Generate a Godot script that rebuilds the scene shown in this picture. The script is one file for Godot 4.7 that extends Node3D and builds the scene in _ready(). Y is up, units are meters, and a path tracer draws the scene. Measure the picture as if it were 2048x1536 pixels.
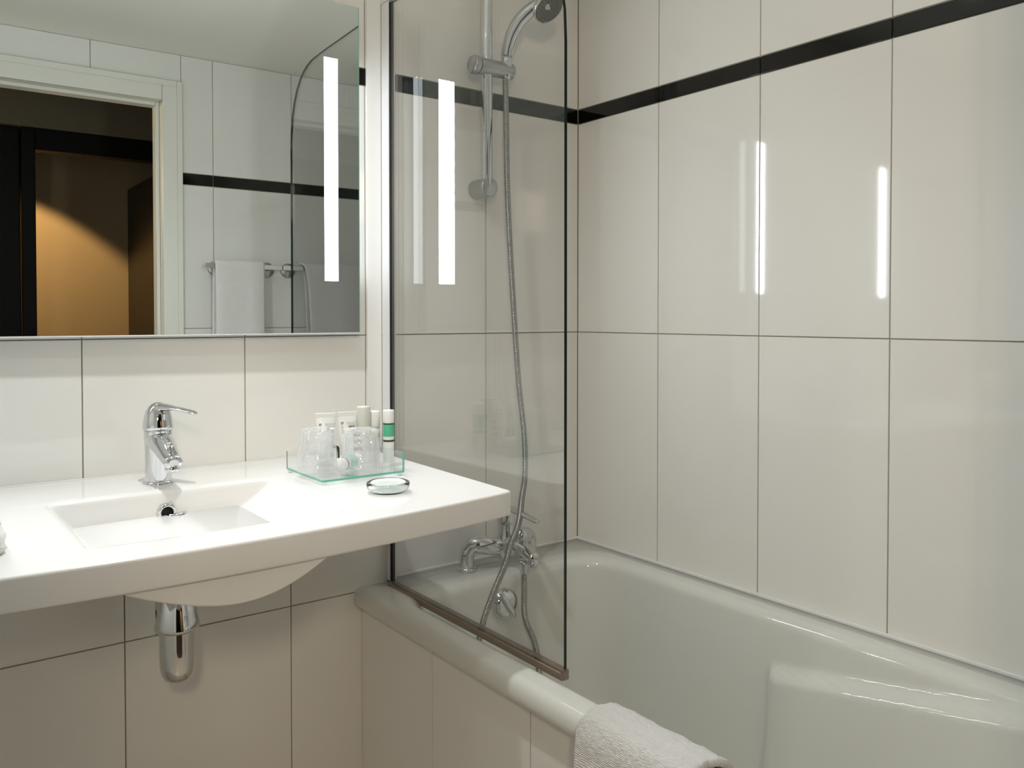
extends Node3D

# ------------------------------------------------------------------ geometry helper
class MB:
	var v := PackedVector3Array()
	var n := PackedVector3Array()
	var uv := PackedVector2Array()
	var ix := PackedInt32Array()

	# rows of points -> smooth surface; equal neighbouring rows make a crease. mode 0: faces turned outward, 1: as given, -1: flipped
	func grid(rows: Array, wrap := false, mode := 0, skip = null) -> MB:
		var R := rows.size()
		var C: int = rows[0].size()
		var base := v.size()
		var pts := PackedVector3Array()
		for r in rows:
			pts.append_array(r)
		var tri := PackedInt32Array()
		var cols := C if wrap else C - 1
		for i in R - 1:
			for j in cols:
				if skip != null and skip.call(i, j):
					continue
				var j2 := (j + 1) % C
				var a := i * C + j
				var b := i * C + j2
				var c := (i + 1) * C + j2
				var d := (i + 1) * C + j
				tri.append_array([a, b, c, a, c, d])
		var cen := Vector3.ZERO
		for p in pts:
			cen += p
		cen /= pts.size()
		var vol := 0.0
		if mode == 0:
			for k in range(0, tri.size(), 3):
				var a := pts[tri[k]] - cen
				var b := pts[tri[k + 1]] - cen
				var c := pts[tri[k + 2]] - cen
				vol += (c - a).cross(b - a).dot(a + b + c)
		var flip := mode == -1 or (mode == 0 and vol < 0.0)
		var nn := PackedVector3Array()
		nn.resize(pts.size())
		for k in range(0, tri.size(), 3):
			if flip:
				var t := tri[k + 1]
				tri[k + 1] = tri[k + 2]
				tri[k + 2] = t
			var a := pts[tri[k]]
			var b := pts[tri[k + 1]]
			var c := pts[tri[k + 2]]
			var f := (c - a).cross(b - a)
			if f.length() < 1e-13:
				continue
			var la := (b - a).angle_to(c - a)
			var lb := (a - b).angle_to(c - b)
			var fn := f.normalized()
			nn[tri[k]] += fn * la
			nn[tri[k + 1]] += fn * lb
			nn[tri[k + 2]] += fn * maxf(PI - la - lb, 0.0)
		v.append_array(pts)
		for i in R:
			for j in C:
				var m := nn[i * C + j]
				n.append(m.normalized() if m.length() > 1e-9 else Vector3.UP)
				uv.append(Vector2(float(j) / maxi(C - 1, 1), float(i) / maxi(R - 1, 1)))
		for t in tri:
			ix.append(base + t)
		return self

	func _t(a: int, b: int, c: int, cen: Vector3) -> void:
		var f := (v[c] - v[a]).cross(v[b] - v[a])
		if f.dot((v[a] + v[b] + v[c]) / 3.0 - cen) < 0.0:
			ix.append_array([a, c, b])
		else:
			ix.append_array([a, b, c])

	# box with chamfered edges
	func cbox(cen: Vector3, size: Vector3, r := 0.001, bs := Basis()) -> MB:
		var h := size * 0.5
		r = minf(r, minf(h.x, minf(h.y, h.z)) * 0.95)
		var base := v.size()
		for k in 8:
			var s := Vector3(1 if k & 1 else -1, 1 if k & 2 else -1, 1 if k & 4 else -1)
			for ax in 3:
				var p := Vector3(h.x - r, h.y - r, h.z - r)
				p[ax] = h[ax]
				p *= s
				var nm := Vector3.ZERO
				nm[ax] = s[ax]
				v.append(cen + bs * p)
				n.append((bs * nm).normalized())
				uv.append(Vector2.ZERO)
		var id := func(k: int, ax: int) -> int: return base + k * 3 + ax
		for ax in 3:
			var o1 := 1 << ((ax + 1) % 3)
			var o2 := 1 << ((ax + 2) % 3)
			for sd in [0, 1 << ax]:
				var q := [id.call(sd, ax), id.call(sd | o1, ax), id.call(sd | o1 | o2, ax), id.call(sd | o2, ax)]
				_t(q[0], q[1], q[2], cen)
				_t(q[0], q[2], q[3], cen)
			# edges that run along ax
			for s1 in [0, o1]:
				for s2 in [0, o2]:
					var k0: int = s1 | s2
					var k1: int = k0 | (1 << ax)
					var a1 := (ax + 1) % 3
					var a2 := (ax + 2) % 3
					var q := [id.call(k0, a1), id.call(k1, a1), id.call(k1, a2), id.call(k0, a2)]
					_t(q[0], q[1], q[2], cen)
					_t(q[0], q[2], q[3], cen)
		for k in 8:
			_t(id.call(k, 0), id.call(k, 1), id.call(k, 2), cen)
		return self

	func box(lo: Vector3, hi: Vector3, r := 0.0006) -> MB:
		return cbox((lo + hi) * 0.5, (hi - lo).abs(), r)

	# profile of (radius, height) turned about the local y axis
	func lathe(prof: Array, segs := 40, xf := Transform3D(), mode := 0) -> MB:
		var rows := []
		for p in prof:
			var row := PackedVector3Array()
			for j in segs:
				var a := TAU * j / segs
				row.append(xf * Vector3(p.x * cos(a), p.y, p.x * sin(a)))
			rows.append(row)
		return grid(rows, true, mode)

	# round bar along a path, radius given per point or as one number
	func tube(path: PackedVector3Array, rad, segs := 16, caps := true, squash := 1.0, hint := Vector3.UP) -> MB:
		var rows := []
		var t0 := (path[1] - path[0]).normalized()
		var up := hint
		if absf(up.dot(t0)) > 0.95:
			up = Vector3.RIGHT
		var x := up.cross(t0).normalized()
		var N := path.size()
		for i in N:
			var t := (path[mini(i + 1, N - 1)] - path[maxi(i - 1, 0)]).normalized()
			x = (x - t * x.dot(t)).normalized()
			var y := t.cross(x)
			var r: float = rad if rad is float else rad[i]
			var row := PackedVector3Array()
			for j in segs:
				var a := TAU * j / segs
				row.append(path[i] + (x * cos(a) + y * sin(a) * squash) * r)
			if caps and i == 0:
				var e := PackedVector3Array()
				for j in segs:
					e.append(path[0])
				rows.append(e)
				rows.append(row)
			rows.append(row)
			if caps and i == N - 1:
				rows.append(row)
				var e := PackedVector3Array()
				for j in segs:
					e.append(path[i])
				rows.append(e)
		return grid(rows, true, 0)

	# a flat outline in the local xy plane given depth along local z
	func extrude(poly: PackedVector2Array, depth: float, xf := Transform3D(), bevel := 0.0) -> MB:
		var tri := Geometry2D.triangulate_polygon(poly)
		var cen2 := Vector2.ZERO
		for p in poly:
			cen2 += p
		cen2 /= poly.size()
		var area := 0.0
		for i in poly.size():
			area += poly[i].cross(poly[(i + 1) % poly.size()])
		var inner := poly
		if bevel > 0.0:
			var off := Geometry2D.offset_polygon(poly, -bevel)
			inner = PackedVector2Array()
			for i in poly.size():
				var a := poly[(i - 1 + poly.size()) % poly.size()]
				var b := poly[i]
				var c := poly[(i + 1) % poly.size()]
				var d := ((b - a).normalized().orthogonal() + (c - b).normalized().orthogonal())
				d = d.normalized() * (1.0 if area > 0 else -1.0)
				inner.append(b - d * bevel * -1.0 if false else b + d * bevel * -1.0)
			off.clear()
		for side in 2:
			var z := depth if side else 0.0
			var base := v.size()
			var nm := (xf.basis * Vector3(0, 0, 1 if side else -1)).normalized()
			for p in inner:
				v.append(xf * Vector3(p.x, p.y, z))
				n.append(nm)
				uv.append(p)
			for k in range(0, tri.size(), 3):
				var a := base + tri[k]
				var b := base + tri[k + 1]
				var c := base + tri[k + 2]
				if (v[c] - v[a]).cross(v[b] - v[a]).dot(nm) < 0.0:
					ix.append_array([a, c, b])
				else:
					ix.append_array([a, b, c])
		var rows := []
		for s in [[0.0, 0], [bevel, 1], [bevel, 1], [depth - bevel, 1], [depth - bevel, 1], [depth, 0]]:
			if bevel == 0.0 and s[1] == 0:
				continue
			var row := PackedVector3Array()
			for i in poly.size():
				var p: Vector2 = poly[i] if s[1] else inner[i]
				row.append(xf * Vector3(p.x, p.y, s[0]))
			rows.append(row)
		grid(rows, true, 0)
		return self

	func build() -> ArrayMesh:
		var a := []
		a.resize(Mesh.ARRAY_MAX)
		a[Mesh.ARRAY_VERTEX] = v
		a[Mesh.ARRAY_NORMAL] = n
		a[Mesh.ARRAY_TEX_UV] = uv
		a[Mesh.ARRAY_INDEX] = ix
		var m := ArrayMesh.new()
		m.add_surface_from_arrays(Mesh.PRIMITIVE_TRIANGLES, a)
		return m

# ------------------------------------------------------------------ scene helpers
var M := {}
var used := {}
var rng := RandomNumberGenerator.new()

func numbered(called: String) -> String:
	if not used.has(called):
		used[called] = 0
		return called
	used[called] += 1
	return "%s_%03d" % [called, used[called]]

func thing(called: String, label := "", category := "", at := Vector3.ZERO, group := "") -> Node3D:
	var o := Node3D.new()
	o.name = numbered(called)
	add_child(o)
	o.position = at
	if label:
		o.set_meta("label", label)
	if category:
		o.set_meta("category", category)
	if group:
		o.set_meta("group", group)
	return o

func part(called: String, mesh: Mesh, mat: Material, parent: Node3D, label := "") -> MeshInstance3D:
	var o := MeshInstance3D.new()
	o.name = called
	o.mesh = mesh
	o.material_override = mat
	o.cast_shadow = GeometryInstance3D.SHADOW_CASTING_SETTING_ON
	parent.add_child(o, true)
	if label:
		o.set_meta("label", label)
	return o

func single(called: String, mesh: Mesh, mat: Material, label: String, category: String, group := "") -> MeshInstance3D:
	var o := part(numbered(called), mesh, mat, self, label)
	o.set_meta("category", category)
	if group:
		o.set_meta("group", group)
	return o

func structure(called: String, mesh: Mesh, mat: Material, label: String) -> MeshInstance3D:
	var o := part(called, mesh, mat, self, label)
	o.set_meta("kind", "structure")
	o.set_meta("category", called.get_slice("_", 0))
	return o

func mat(c: Color, rough := 0.5, metal := 0.0, spec := 0.5) -> StandardMaterial3D:
	var m := StandardMaterial3D.new()
	m.albedo_color = c
	m.roughness = rough
	m.metallic = metal
	m.metallic_specular = spec
	return m

func pane(c: Color, alpha: float, rough := 0.0) -> StandardMaterial3D:
	var m := mat(c, rough)
	m.transparency = BaseMaterial3D.TRANSPARENCY_ALPHA
	m.albedo_color.a = alpha
	return m

func spline(ctrl: Array, per := 8) -> PackedVector3Array:
	var out := PackedVector3Array()
	var N := ctrl.size()
	for i in N - 1:
		var p0: Vector3 = ctrl[maxi(i - 1, 0)]
		var p1: Vector3 = ctrl[i]
		var p2: Vector3 = ctrl[i + 1]
		var p3: Vector3 = ctrl[mini(i + 2, N - 1)]
		for k in per:
			out.append(p1.cubic_interpolate(p2, p0, p3, float(k) / per))
	out.append(ctrl[N - 1])
	return out

# transform whose local y axis points along d
func along(at: Vector3, d: Vector3) -> Transform3D:
	var y := d.normalized()
	var x := y.cross(Vector3.FORWARD if absf(y.z) < 0.9 else Vector3.RIGHT).normalized()
	return Transform3D(Basis(x, y, x.cross(y)), at)

func noise_tex(freq: float, size: int, kind := FastNoiseLite.TYPE_SIMPLEX_SMOOTH, sd := 1, as_normal := false, octaves := 3) -> NoiseTexture2D:
	var f := FastNoiseLite.new()
	f.noise_type = kind
	f.frequency = freq
	f.seed = sd
	f.fractal_octaves = octaves
	var t := NoiseTexture2D.new()
	t.width = size
	t.height = size
	t.seamless = true
	t.noise = f
	t.as_normal_map = as_normal
	return t

# ------------------------------------------------------------------ measures (metres, y up; back wall z = 0, wall beside the bath x = 0)
const YB := 1.6764      # black band, lower edge
const YT := 1.7144      # black band, upper edge
const YJ := 1.1234      # upper tile joint
const YL := 0.5590      # lower tile joint
const YRIM := 0.5685    # bath rim
const YC := 0.8674      # basin top
const CEIL := 2.13
const ZF := 1.62        # inside of the wall with the door
const W := 0.30         # tile width

func _ready() -> void:
	rng.seed = 7
	# ---- camera
	var cam := Camera3D.new()
	cam.name = "camera"
	cam.position = Vector3(-1.4937, 1.165, 1.6944)
	cam.rotation = Vector3(deg_to_rad(-1.14), deg_to_rad(-36.93), 0)
	cam.projection = Camera3D.PROJECTION_FRUSTUM
	cam.near = 0.05
	cam.far = 30.0
	cam.size = 0.05 * 1536.0 / 1682.6
	cam.frustum_offset = Vector2(0, -0.05 * 101.6 / 1682.6)
	cam.current = true
	add_child(cam)
	# ---- environment: closed room, no daylight
	var env := Environment.new()
	env.background_mode = Environment.BG_COLOR
	env.background_color = Color.BLACK
	env.tonemap_mode = Environment.TONE_MAPPER_LINEAR
	env.tonemap_exposure = 0.93
	env.sdfgi_enabled = true
	env.ssao_enabled = true
	env.ssil_enabled = true
	var we := WorldEnvironment.new()
	we.name = "world_environment"
	we.environment = env
	add_child(we)
	# ---- large lamps: strength of the two mirror strips, ceiling spots, hall spot
	LAMP_STRIP = 0.335     # each strip in the mirror
	LAMP_EDGE = 0.012      # light leaking past the mirror's sides
	LAMP_SPOT = 0.86       # ceiling spot over the basin
	LAMP_SPOT_B = 0.2     # ceiling spot nearer the door
	LAMP_HALL = 1.5       # spot on the far hall wall
	LAMP_DOOR = 1.5       # hall spot outside the door, shining in

	materials()
	room()
	hall()
	mirror()
	washbasin()
	basin_tap()
	trap()
	bath()
	screen()
	bath_mixer()
	shower()
	tray_things()
	towels()
	downlights()

var LAMP_STRIP: float
var LAMP_EDGE: float
var LAMP_SPOT: float
var LAMP_SPOT_B: float
var LAMP_HALL: float
var LAMP_DOOR: float

func materials() -> void:
	M.tile = mat(Color(0.925, 0.92, 0.9), 0.05)
	M.tile_b = mat(Color(0.92, 0.915, 0.893), 0.05)
	M.tile_c = mat(Color(0.93, 0.925, 0.907), 0.05)
	M.black_tile = mat(Color(0.035, 0.032, 0.028), 0.06)
	M.grout = mat(Color(0.74, 0.72, 0.64), 0.85)
	M.paint = mat(Color(0.9, 0.895, 0.87), 0.6)
	M.ceiling = mat(Color(0.95, 0.95, 0.915), 0.7)
	M.joinery = mat(Color(0.9, 0.9, 0.86), 0.35)
	M.floor = mat(Color(0.84, 0.79, 0.72), 0.35)
	M.acrylic = mat(Color(0.86, 0.865, 0.84), 0.08)
	M.solid = mat(Color(0.94, 0.935, 0.925), 0.16)
	M.chrome = mat(Color(0.86, 0.865, 0.87), 0.04, 1.0)
	M.satin = mat(Color(0.72, 0.725, 0.73), 0.28, 1.0)
	M.mirror = mat(Color(0.93, 0.945, 0.935), 0.0, 1.0)
	M.white_plastic = mat(Color(0.93, 0.93, 0.92), 0.25)
	M.alu = mat(Color(0.92, 0.92, 0.93), 0.3)
	M.dark_gap = mat(Color(0.02, 0.02, 0.018), 0.7)
	M.beige_seal = mat(Color(0.6, 0.5, 0.38), 0.5)
	M.seal = pane(Color(0.5, 0.42, 0.36), 0.55, 0.2)
	M.screen = pane(Color(0.16, 0.2, 0.18), 0.06)
	M.glass_edge = mat(Color(0.03, 0.12, 0.1), 0.1)
	M.mint_edge = mat(Color(0.42, 0.74, 0.66), 0.12)
	M.tray = pane(Color(0.75, 0.9, 0.86), 0.06)
	M.tumbler = pane(Color(0.9, 0.93, 0.93), 0.05)
	M.film = pane(Color(0.95, 0.95, 0.96), 0.22, 0.08)
	M.clear_bottle = pane(Color(0.93, 0.93, 0.92), 0.35, 0.1)
	var sg := mat(Color(0.97, 0.99, 0.98), 0.0)
	sg.refraction_enabled = true
	sg.refraction_scale = 0.05
	sg.albedo_color.a = 0.0
	sg.transparency = BaseMaterial3D.TRANSPARENCY_ALPHA
	M.solid_glass = sg
	M.black_wood = mat(Color(0.02, 0.022, 0.02), 0.5, 0.0, 0.25)
	M.dark_brown = mat(Color(0.06, 0.042, 0.03), 0.35)
	M.hall_wall = mat(Color(0.78, 0.68, 0.52), 0.8)
	M.hall_panel = mat(Color(0.34, 0.33, 0.28), 0.7)
	M.hall_panel_b = mat(Color(0.44, 0.38, 0.3), 0.7)
	M.carpet = mat(Color(0.25, 0.2, 0.16), 0.9)
	var terry := mat(Color(0.93, 0.92, 0.91), 0.95, 0.0, 0.2)
	terry.heightmap_enabled = true
	terry.heightmap_texture = noise_tex(0.11, 512, FastNoiseLite.TYPE_SIMPLEX_SMOOTH, 3, false, 2)
	terry.heightmap_scale = 0.16
	terry.uv1_triplanar = true
	terry.uv1_scale = Vector3(7, 7, 7)
	terry.rim_enabled = true
	terry.rim = 0.4
	M.terry = terry
	# rows of pile on a ribbed towel
	var ribbed: StandardMaterial3D = terry.duplicate()
	var img := Image.create(512, 512, false, Image.FORMAT_RGBF)
	var fn := FastNoiseLite.new()
	fn.seed = 11
	fn.frequency = 0.06
	for y in 512:
		for x in 512:
			var w := fn.get_noise_2d(x, y * 0.5) * 5.0
			var h := 0.5 + 0.5 * sin((x + w) * TAU * 40.0 / 512.0)
			h = h * 0.75 + 0.25 * (0.5 + 0.5 * fn.get_noise_2d(x * 3.0, y * 3.0))
			img.set_pixel(x, y, Color(h, h, h))
	ribbed.heightmap_texture = ImageTexture.create_from_image(img)
	ribbed.heightmap_scale = 0.14
	ribbed.uv1_triplanar = false
	ribbed.uv1_scale = Vector3(6.5, 1.5, 1)
	M.ribbed = ribbed
	M.strip = mat(Color.WHITE, 0.5)
	M.strip.emission_enabled = true
	M.strip.emission = Color(0.97, 0.985, 1.0)
	M.strip.emission_energy_multiplier = 3.5
	M.lamp = mat(Color.WHITE, 0.4)
	M.lamp.emission_enabled = true
	M.lamp.emission = Color(1.0, 0.95, 0.88)
	M.lamp.emission_energy_multiplier = 6.0

# ------------------------------------------------------------------ tiles
func tile_mesh(w: float, h: float) -> ArrayMesh:
	return MB.new().cbox(Vector3.ZERO, Vector3(w, h, 0.006), 0.0007).build()

# one tile on a wall frame: o origin, u right, out normal; a,b along u, y0..y1
func tile(parent: Node3D, o: Vector3, u: Vector3, a: float, b: float, y0: float, y1: float, black := false) -> void:
	var g := 0.0011
	var nm := u.cross(Vector3.UP)
	var m: Material = M.black_tile if black else [M.tile, M.tile, M.tile_b, M.tile_c][rng.randi() % 4]
	var t := part("tile", tile_mesh(absf(b - a) - g * 2.0, y1 - y0 - g * 2.0), m, parent)
	var bs := Basis(u, Vector3.UP, nm)
	var tilt := Basis(Vector3.UP, rng.randf_range(-0.0012, 0.0012)) * Basis(u, rng.randf_range(-0.0008, 0.0008))
	t.transform = Transform3D(tilt * bs, o + u * (a + b) * 0.5 + Vector3.UP * (y0 + y1) * 0.5 - nm * 0.003)
	if black:
		t.set_meta("label", "narrow black band tile")

func room() -> void:
	# floor and ceiling
	structure("floor", MB.new().box(Vector3(-2.1, -0.1, -0.1), Vector3(0.4, 0.0, ZF + 0.1)).build(), M.floor, "tiled bathroom floor below the basin and bath")
	var ce := structure("ceiling", MB.new().box(Vector3(-2.1, CEIL, -0.12), Vector3(0.4, CEIL + 0.1, ZF + 0.08)).build(), M.ceiling, "plain off-white ceiling seen in the mirror")
	ce.set_meta("category", "ceiling")
	# ---- back wall (basin and shower)
	var wb := MB.new()
	wb.box(Vector3(-2.1, 0.0, -0.12), Vector3(-1.0815, CEIL, -0.0045))
	wb.box(Vector3(-1.0815, 0.0, -0.12), Vector3(-1.02, YL, -0.0045))
	wb.box(Vector3(-1.0815, 0.66, -0.12), Vector3(-1.02, CEIL, -0.0045))
	wb.box(Vector3(-1.02, 0.0, -0.12), Vector3(0.1, CEIL, -0.0045))
	wb.box(Vector3(-1.0815, YL, -0.12), Vector3(-1.02, 0.66, -0.1))
	# the wall below the basin is built out by two centimetres
	wb.box(Vector3(-2.05, 0.0, -0.0045), Vector3(-1.0815, 0.84, 0.0155))
	wb.box(Vector3(-1.0815, 0.0, -0.0045), Vector3(-1.02, YL, 0.0155))
	wb.box(Vector3(-1.0815, 0.66, -0.0045), Vector3(-1.02, 0.84, 0.0155))
	wb.box(Vector3(-1.02, 0.0, -0.0045), Vector3(-0.5845, 0.84, 0.0155))
	var back := structure("wall_back", wb.build(), M.grout, "white tiled wall behind basin and shower with thin black band")
	var o := Vector3.ZERO
	var u := Vector3.RIGHT
	for k in 7:
		var x1 := -W * k
		var x0 := -W * (k + 1)
		if k == 2:
			tile(back, o, u, -0.628, x1, YT, CEIL)
			tile(back, o, u, -0.628, x1, YJ, YB)
			tile(back, o, u, -0.628, x1, YL, YJ)
			tile(back, o, u, -0.9, -0.628, YT, CEIL)
			tile(back, o, u, -0.9, -0.6255, YB, YT, true)
			tile(back, o, u, -0.9, -0.628, YJ, YB)
			tile(back, o, u, -0.9, -0.628, 0.845, YJ)
			continue
		tile(back, o, u, x0, x1, YT, CEIL)
		if k == 1:
			tile(back, o, u, -0.5515, x1, YB, YT, true)
			tile(back, o, u, x0, -0.5515, YB, YT)
		else:
			tile(back, o, u, x0, x1, YB, YT, true)
		tile(back, o, u, x0, x1, YJ, YB)
		if k < 2:
			tile(back, o, u, x0, x1, YL, YJ)
		else:
			tile(back, o, u, x0, x1, 0.845, YJ)
	# under the basin
	var ou := Vector3(0, 0, 0.02)
	for c in [[-1.99, -1.783], [-1.783, -1.460], [-1.460, -1.136]]:
		tile(back, ou, u, c[0], c[1], YL, 0.84)
	for c in [[-1.99, -1.783], [-1.783, -1.460], [-1.460, -1.136], [-1.136, -0.813], [-0.813, -0.5845]]:
		tile(back, ou, u, c[0], c[1], 0.0, YL)
	tile(back, ou, u, -0.813, -0.5845, YL, 0.84)
	var cut := MB.new()   # the tile that is notched for the waste pipe
	cut.box(Vector3(-1.1349, YL + 0.0011, 0.014), Vector3(-1.0815, 0.839, 0.02))
	cut.box(Vector3(-1.0815, 0.66, 0.014), Vector3(-1.02, 0.839, 0.02), 0.0001)
	cut.box(Vector3(-1.02, YL + 0.0011, 0.014), Vector3(-0.8141, 0.839, 0.02))
	part("tile", cut.build(), M.tile, back, "tile with a notch cut for the waste pipe")
	# ---- wall beside the bath
	var right := structure("wall_right", MB.new().box(Vector3(0.0045, 0.0, -0.12), Vector3(0.12, CEIL, 1.25)).build(), M.grout, "white tiled wall along the bath with thin black band")
	var ur := Vector3(0, 0, 1)
	for k in 5:
		var z0 := 0.29 * k
		var z1 := minf(0.29 * (k + 1), 1.25)
		if z1 - z0 < 0.02:
			continue
		for r in [[YT, CEIL, false], [YB, YT, true], [YJ, YB, false], [YL - 0.02, YJ, false], [0.0, YL - 0.02, false]]:
			tile(right, Vector3.ZERO, ur, z0, z1, r[0], r[1], r[2])
	# shallow niche at the far end of the bath
	var nic := MB.new()
	nic.box(Vector3(0.25, 0.0, 1.25), Vector3(0.37, CEIL, ZF + 0.08))
	nic.box(Vector3(0.12, 0.0, 1.17), Vector3(0.37, CEIL, 1.25))
	nic.box(Vector3(0.0, 0.0, 1.25), Vector3(0.25, YRIM - 0.02, ZF))
	structure("wall_niche", nic.build(), M.paint, "white side of the niche at the far end of the bath")
	structure("wall_left", MB.new().box(Vector3(-2.12, 0.0, -0.1), Vector3(-2.0, CEIL, ZF + 0.08)).build(), M.paint, "white side wall left of the basin")
	# ---- wall with the door, seen in the mirror
	var wf := MB.new()
	wf.box(Vector3(-0.655, 0.0, ZF + 0.0045), Vector3(0.37, CEIL, ZF + 0.08))
	wf.box(Vector3(-1.68, 1.975, ZF + 0.0045), Vector3(-0.655, CEIL, ZF + 0.08))
	wf.box(Vector3(-2.1, 0.0, ZF + 0.0045), Vector3(-1.68, CEIL, ZF + 0.08))
	var front := structure("wall_front", wf.build(), M.grout, "white tiled wall with the doorway, reflected in the mirror")
	var of := Vector3(0, 0, ZF)
	var uf := Vector3.LEFT
	var yb := 1.655
	var yt := 1.698
	for c in [[-0.22, -0.112], [-0.112, 0.197], [0.197, 0.5055], [0.5055, 0.6205]]:
		for r in [[yt, CEIL, false], [yb, yt, true], [1.12, yb, false], [0.55, 1.12, false], [0.0, 0.55, false]]:
			tile(front, of, uf, c[0], c[1], r[0], r[1], r[2])
	for c in [[0.6205, 0.924], [0.924, 1.228], [1.228, 1.532], [1.532, 1.72]]:
		tile(front, of, uf, c[0], c[1], 2.029, CEIL)
	for r in [[yt, 2.029, false], [yb, yt, true], [1.12, yb, false], [0.55, 1.12, false], [0.0, 0.55, false]]:
		tile(front, of, uf, 1.72, 1.99, r[0], r[1], r[2])
	# door frame
	var dr := Node3D.new()
	dr.name = "door_1"
	dr.set_meta("kind", "structure")
	dr.set_meta("category", "door")
	dr.set_meta("label", "open doorway with a broad white painted frame, reflected in the mirror")
	add_child(dr)
	var arch := MB.new()
	arch.box(Vector3(-0.690, 0.0, ZF - 0.016), Vector3(-0.6205, 2.027, ZF), 0.003)
	arch.box(Vector3(-0.640, 0.0, ZF - 0.020), Vector3(-0.6205, 2.027, ZF - 0.016), 0.002)
	arch.box(Vector3(-1.72, 1.952, ZF - 0.016), Vector3(-0.690, 2.027, ZF), 0.003)
	arch.box(Vector3(-1.72, 2.005, ZF - 0.020), Vector3(-0.640, 2.027, ZF - 0.016), 0.002)
	arch.box(Vector3(-1.72, 0.0, ZF - 0.016), Vector3(-1.655, 1.952, ZF), 0.003)
	part("architrave", arch.build(), M.joinery, dr)
	var jb := MB.new()
	jb.box(Vector3(-0.690, 0.0, ZF), Vector3(-0.655, 1.975, ZF + 0.1), 0.002)
	jb.box(Vector3(-0.703, 0.0, ZF + 0.03), Vector3(-0.690, 1.953, ZF + 0.08), 0.002)
	jb.box(Vector3(-1.655, 1.953, ZF), Vector3(-0.690, 1.975, ZF + 0.1), 0.002)
	jb.box(Vector3(-1.655, 1.939, ZF + 0.03), Vector3(-0.703, 1.953, ZF + 0.08), 0.002)
	jb.box(Vector3(-1.68, 0.0, ZF), Vector3(-1.655, 1.975, ZF + 0.1), 0.002)
	part("jamb", jb.build(), M.joinery, dr)
	# white filler beside the shower screen
	structure("trim_1", MB.new().box(Vector3(-0.6255, YC + 0.001, -0.002), Vector3(-0.589, CEIL, 0.003), 0.001).build(), M.white_plastic, "plain white upright strip between mirror wall and shower screen")

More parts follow.
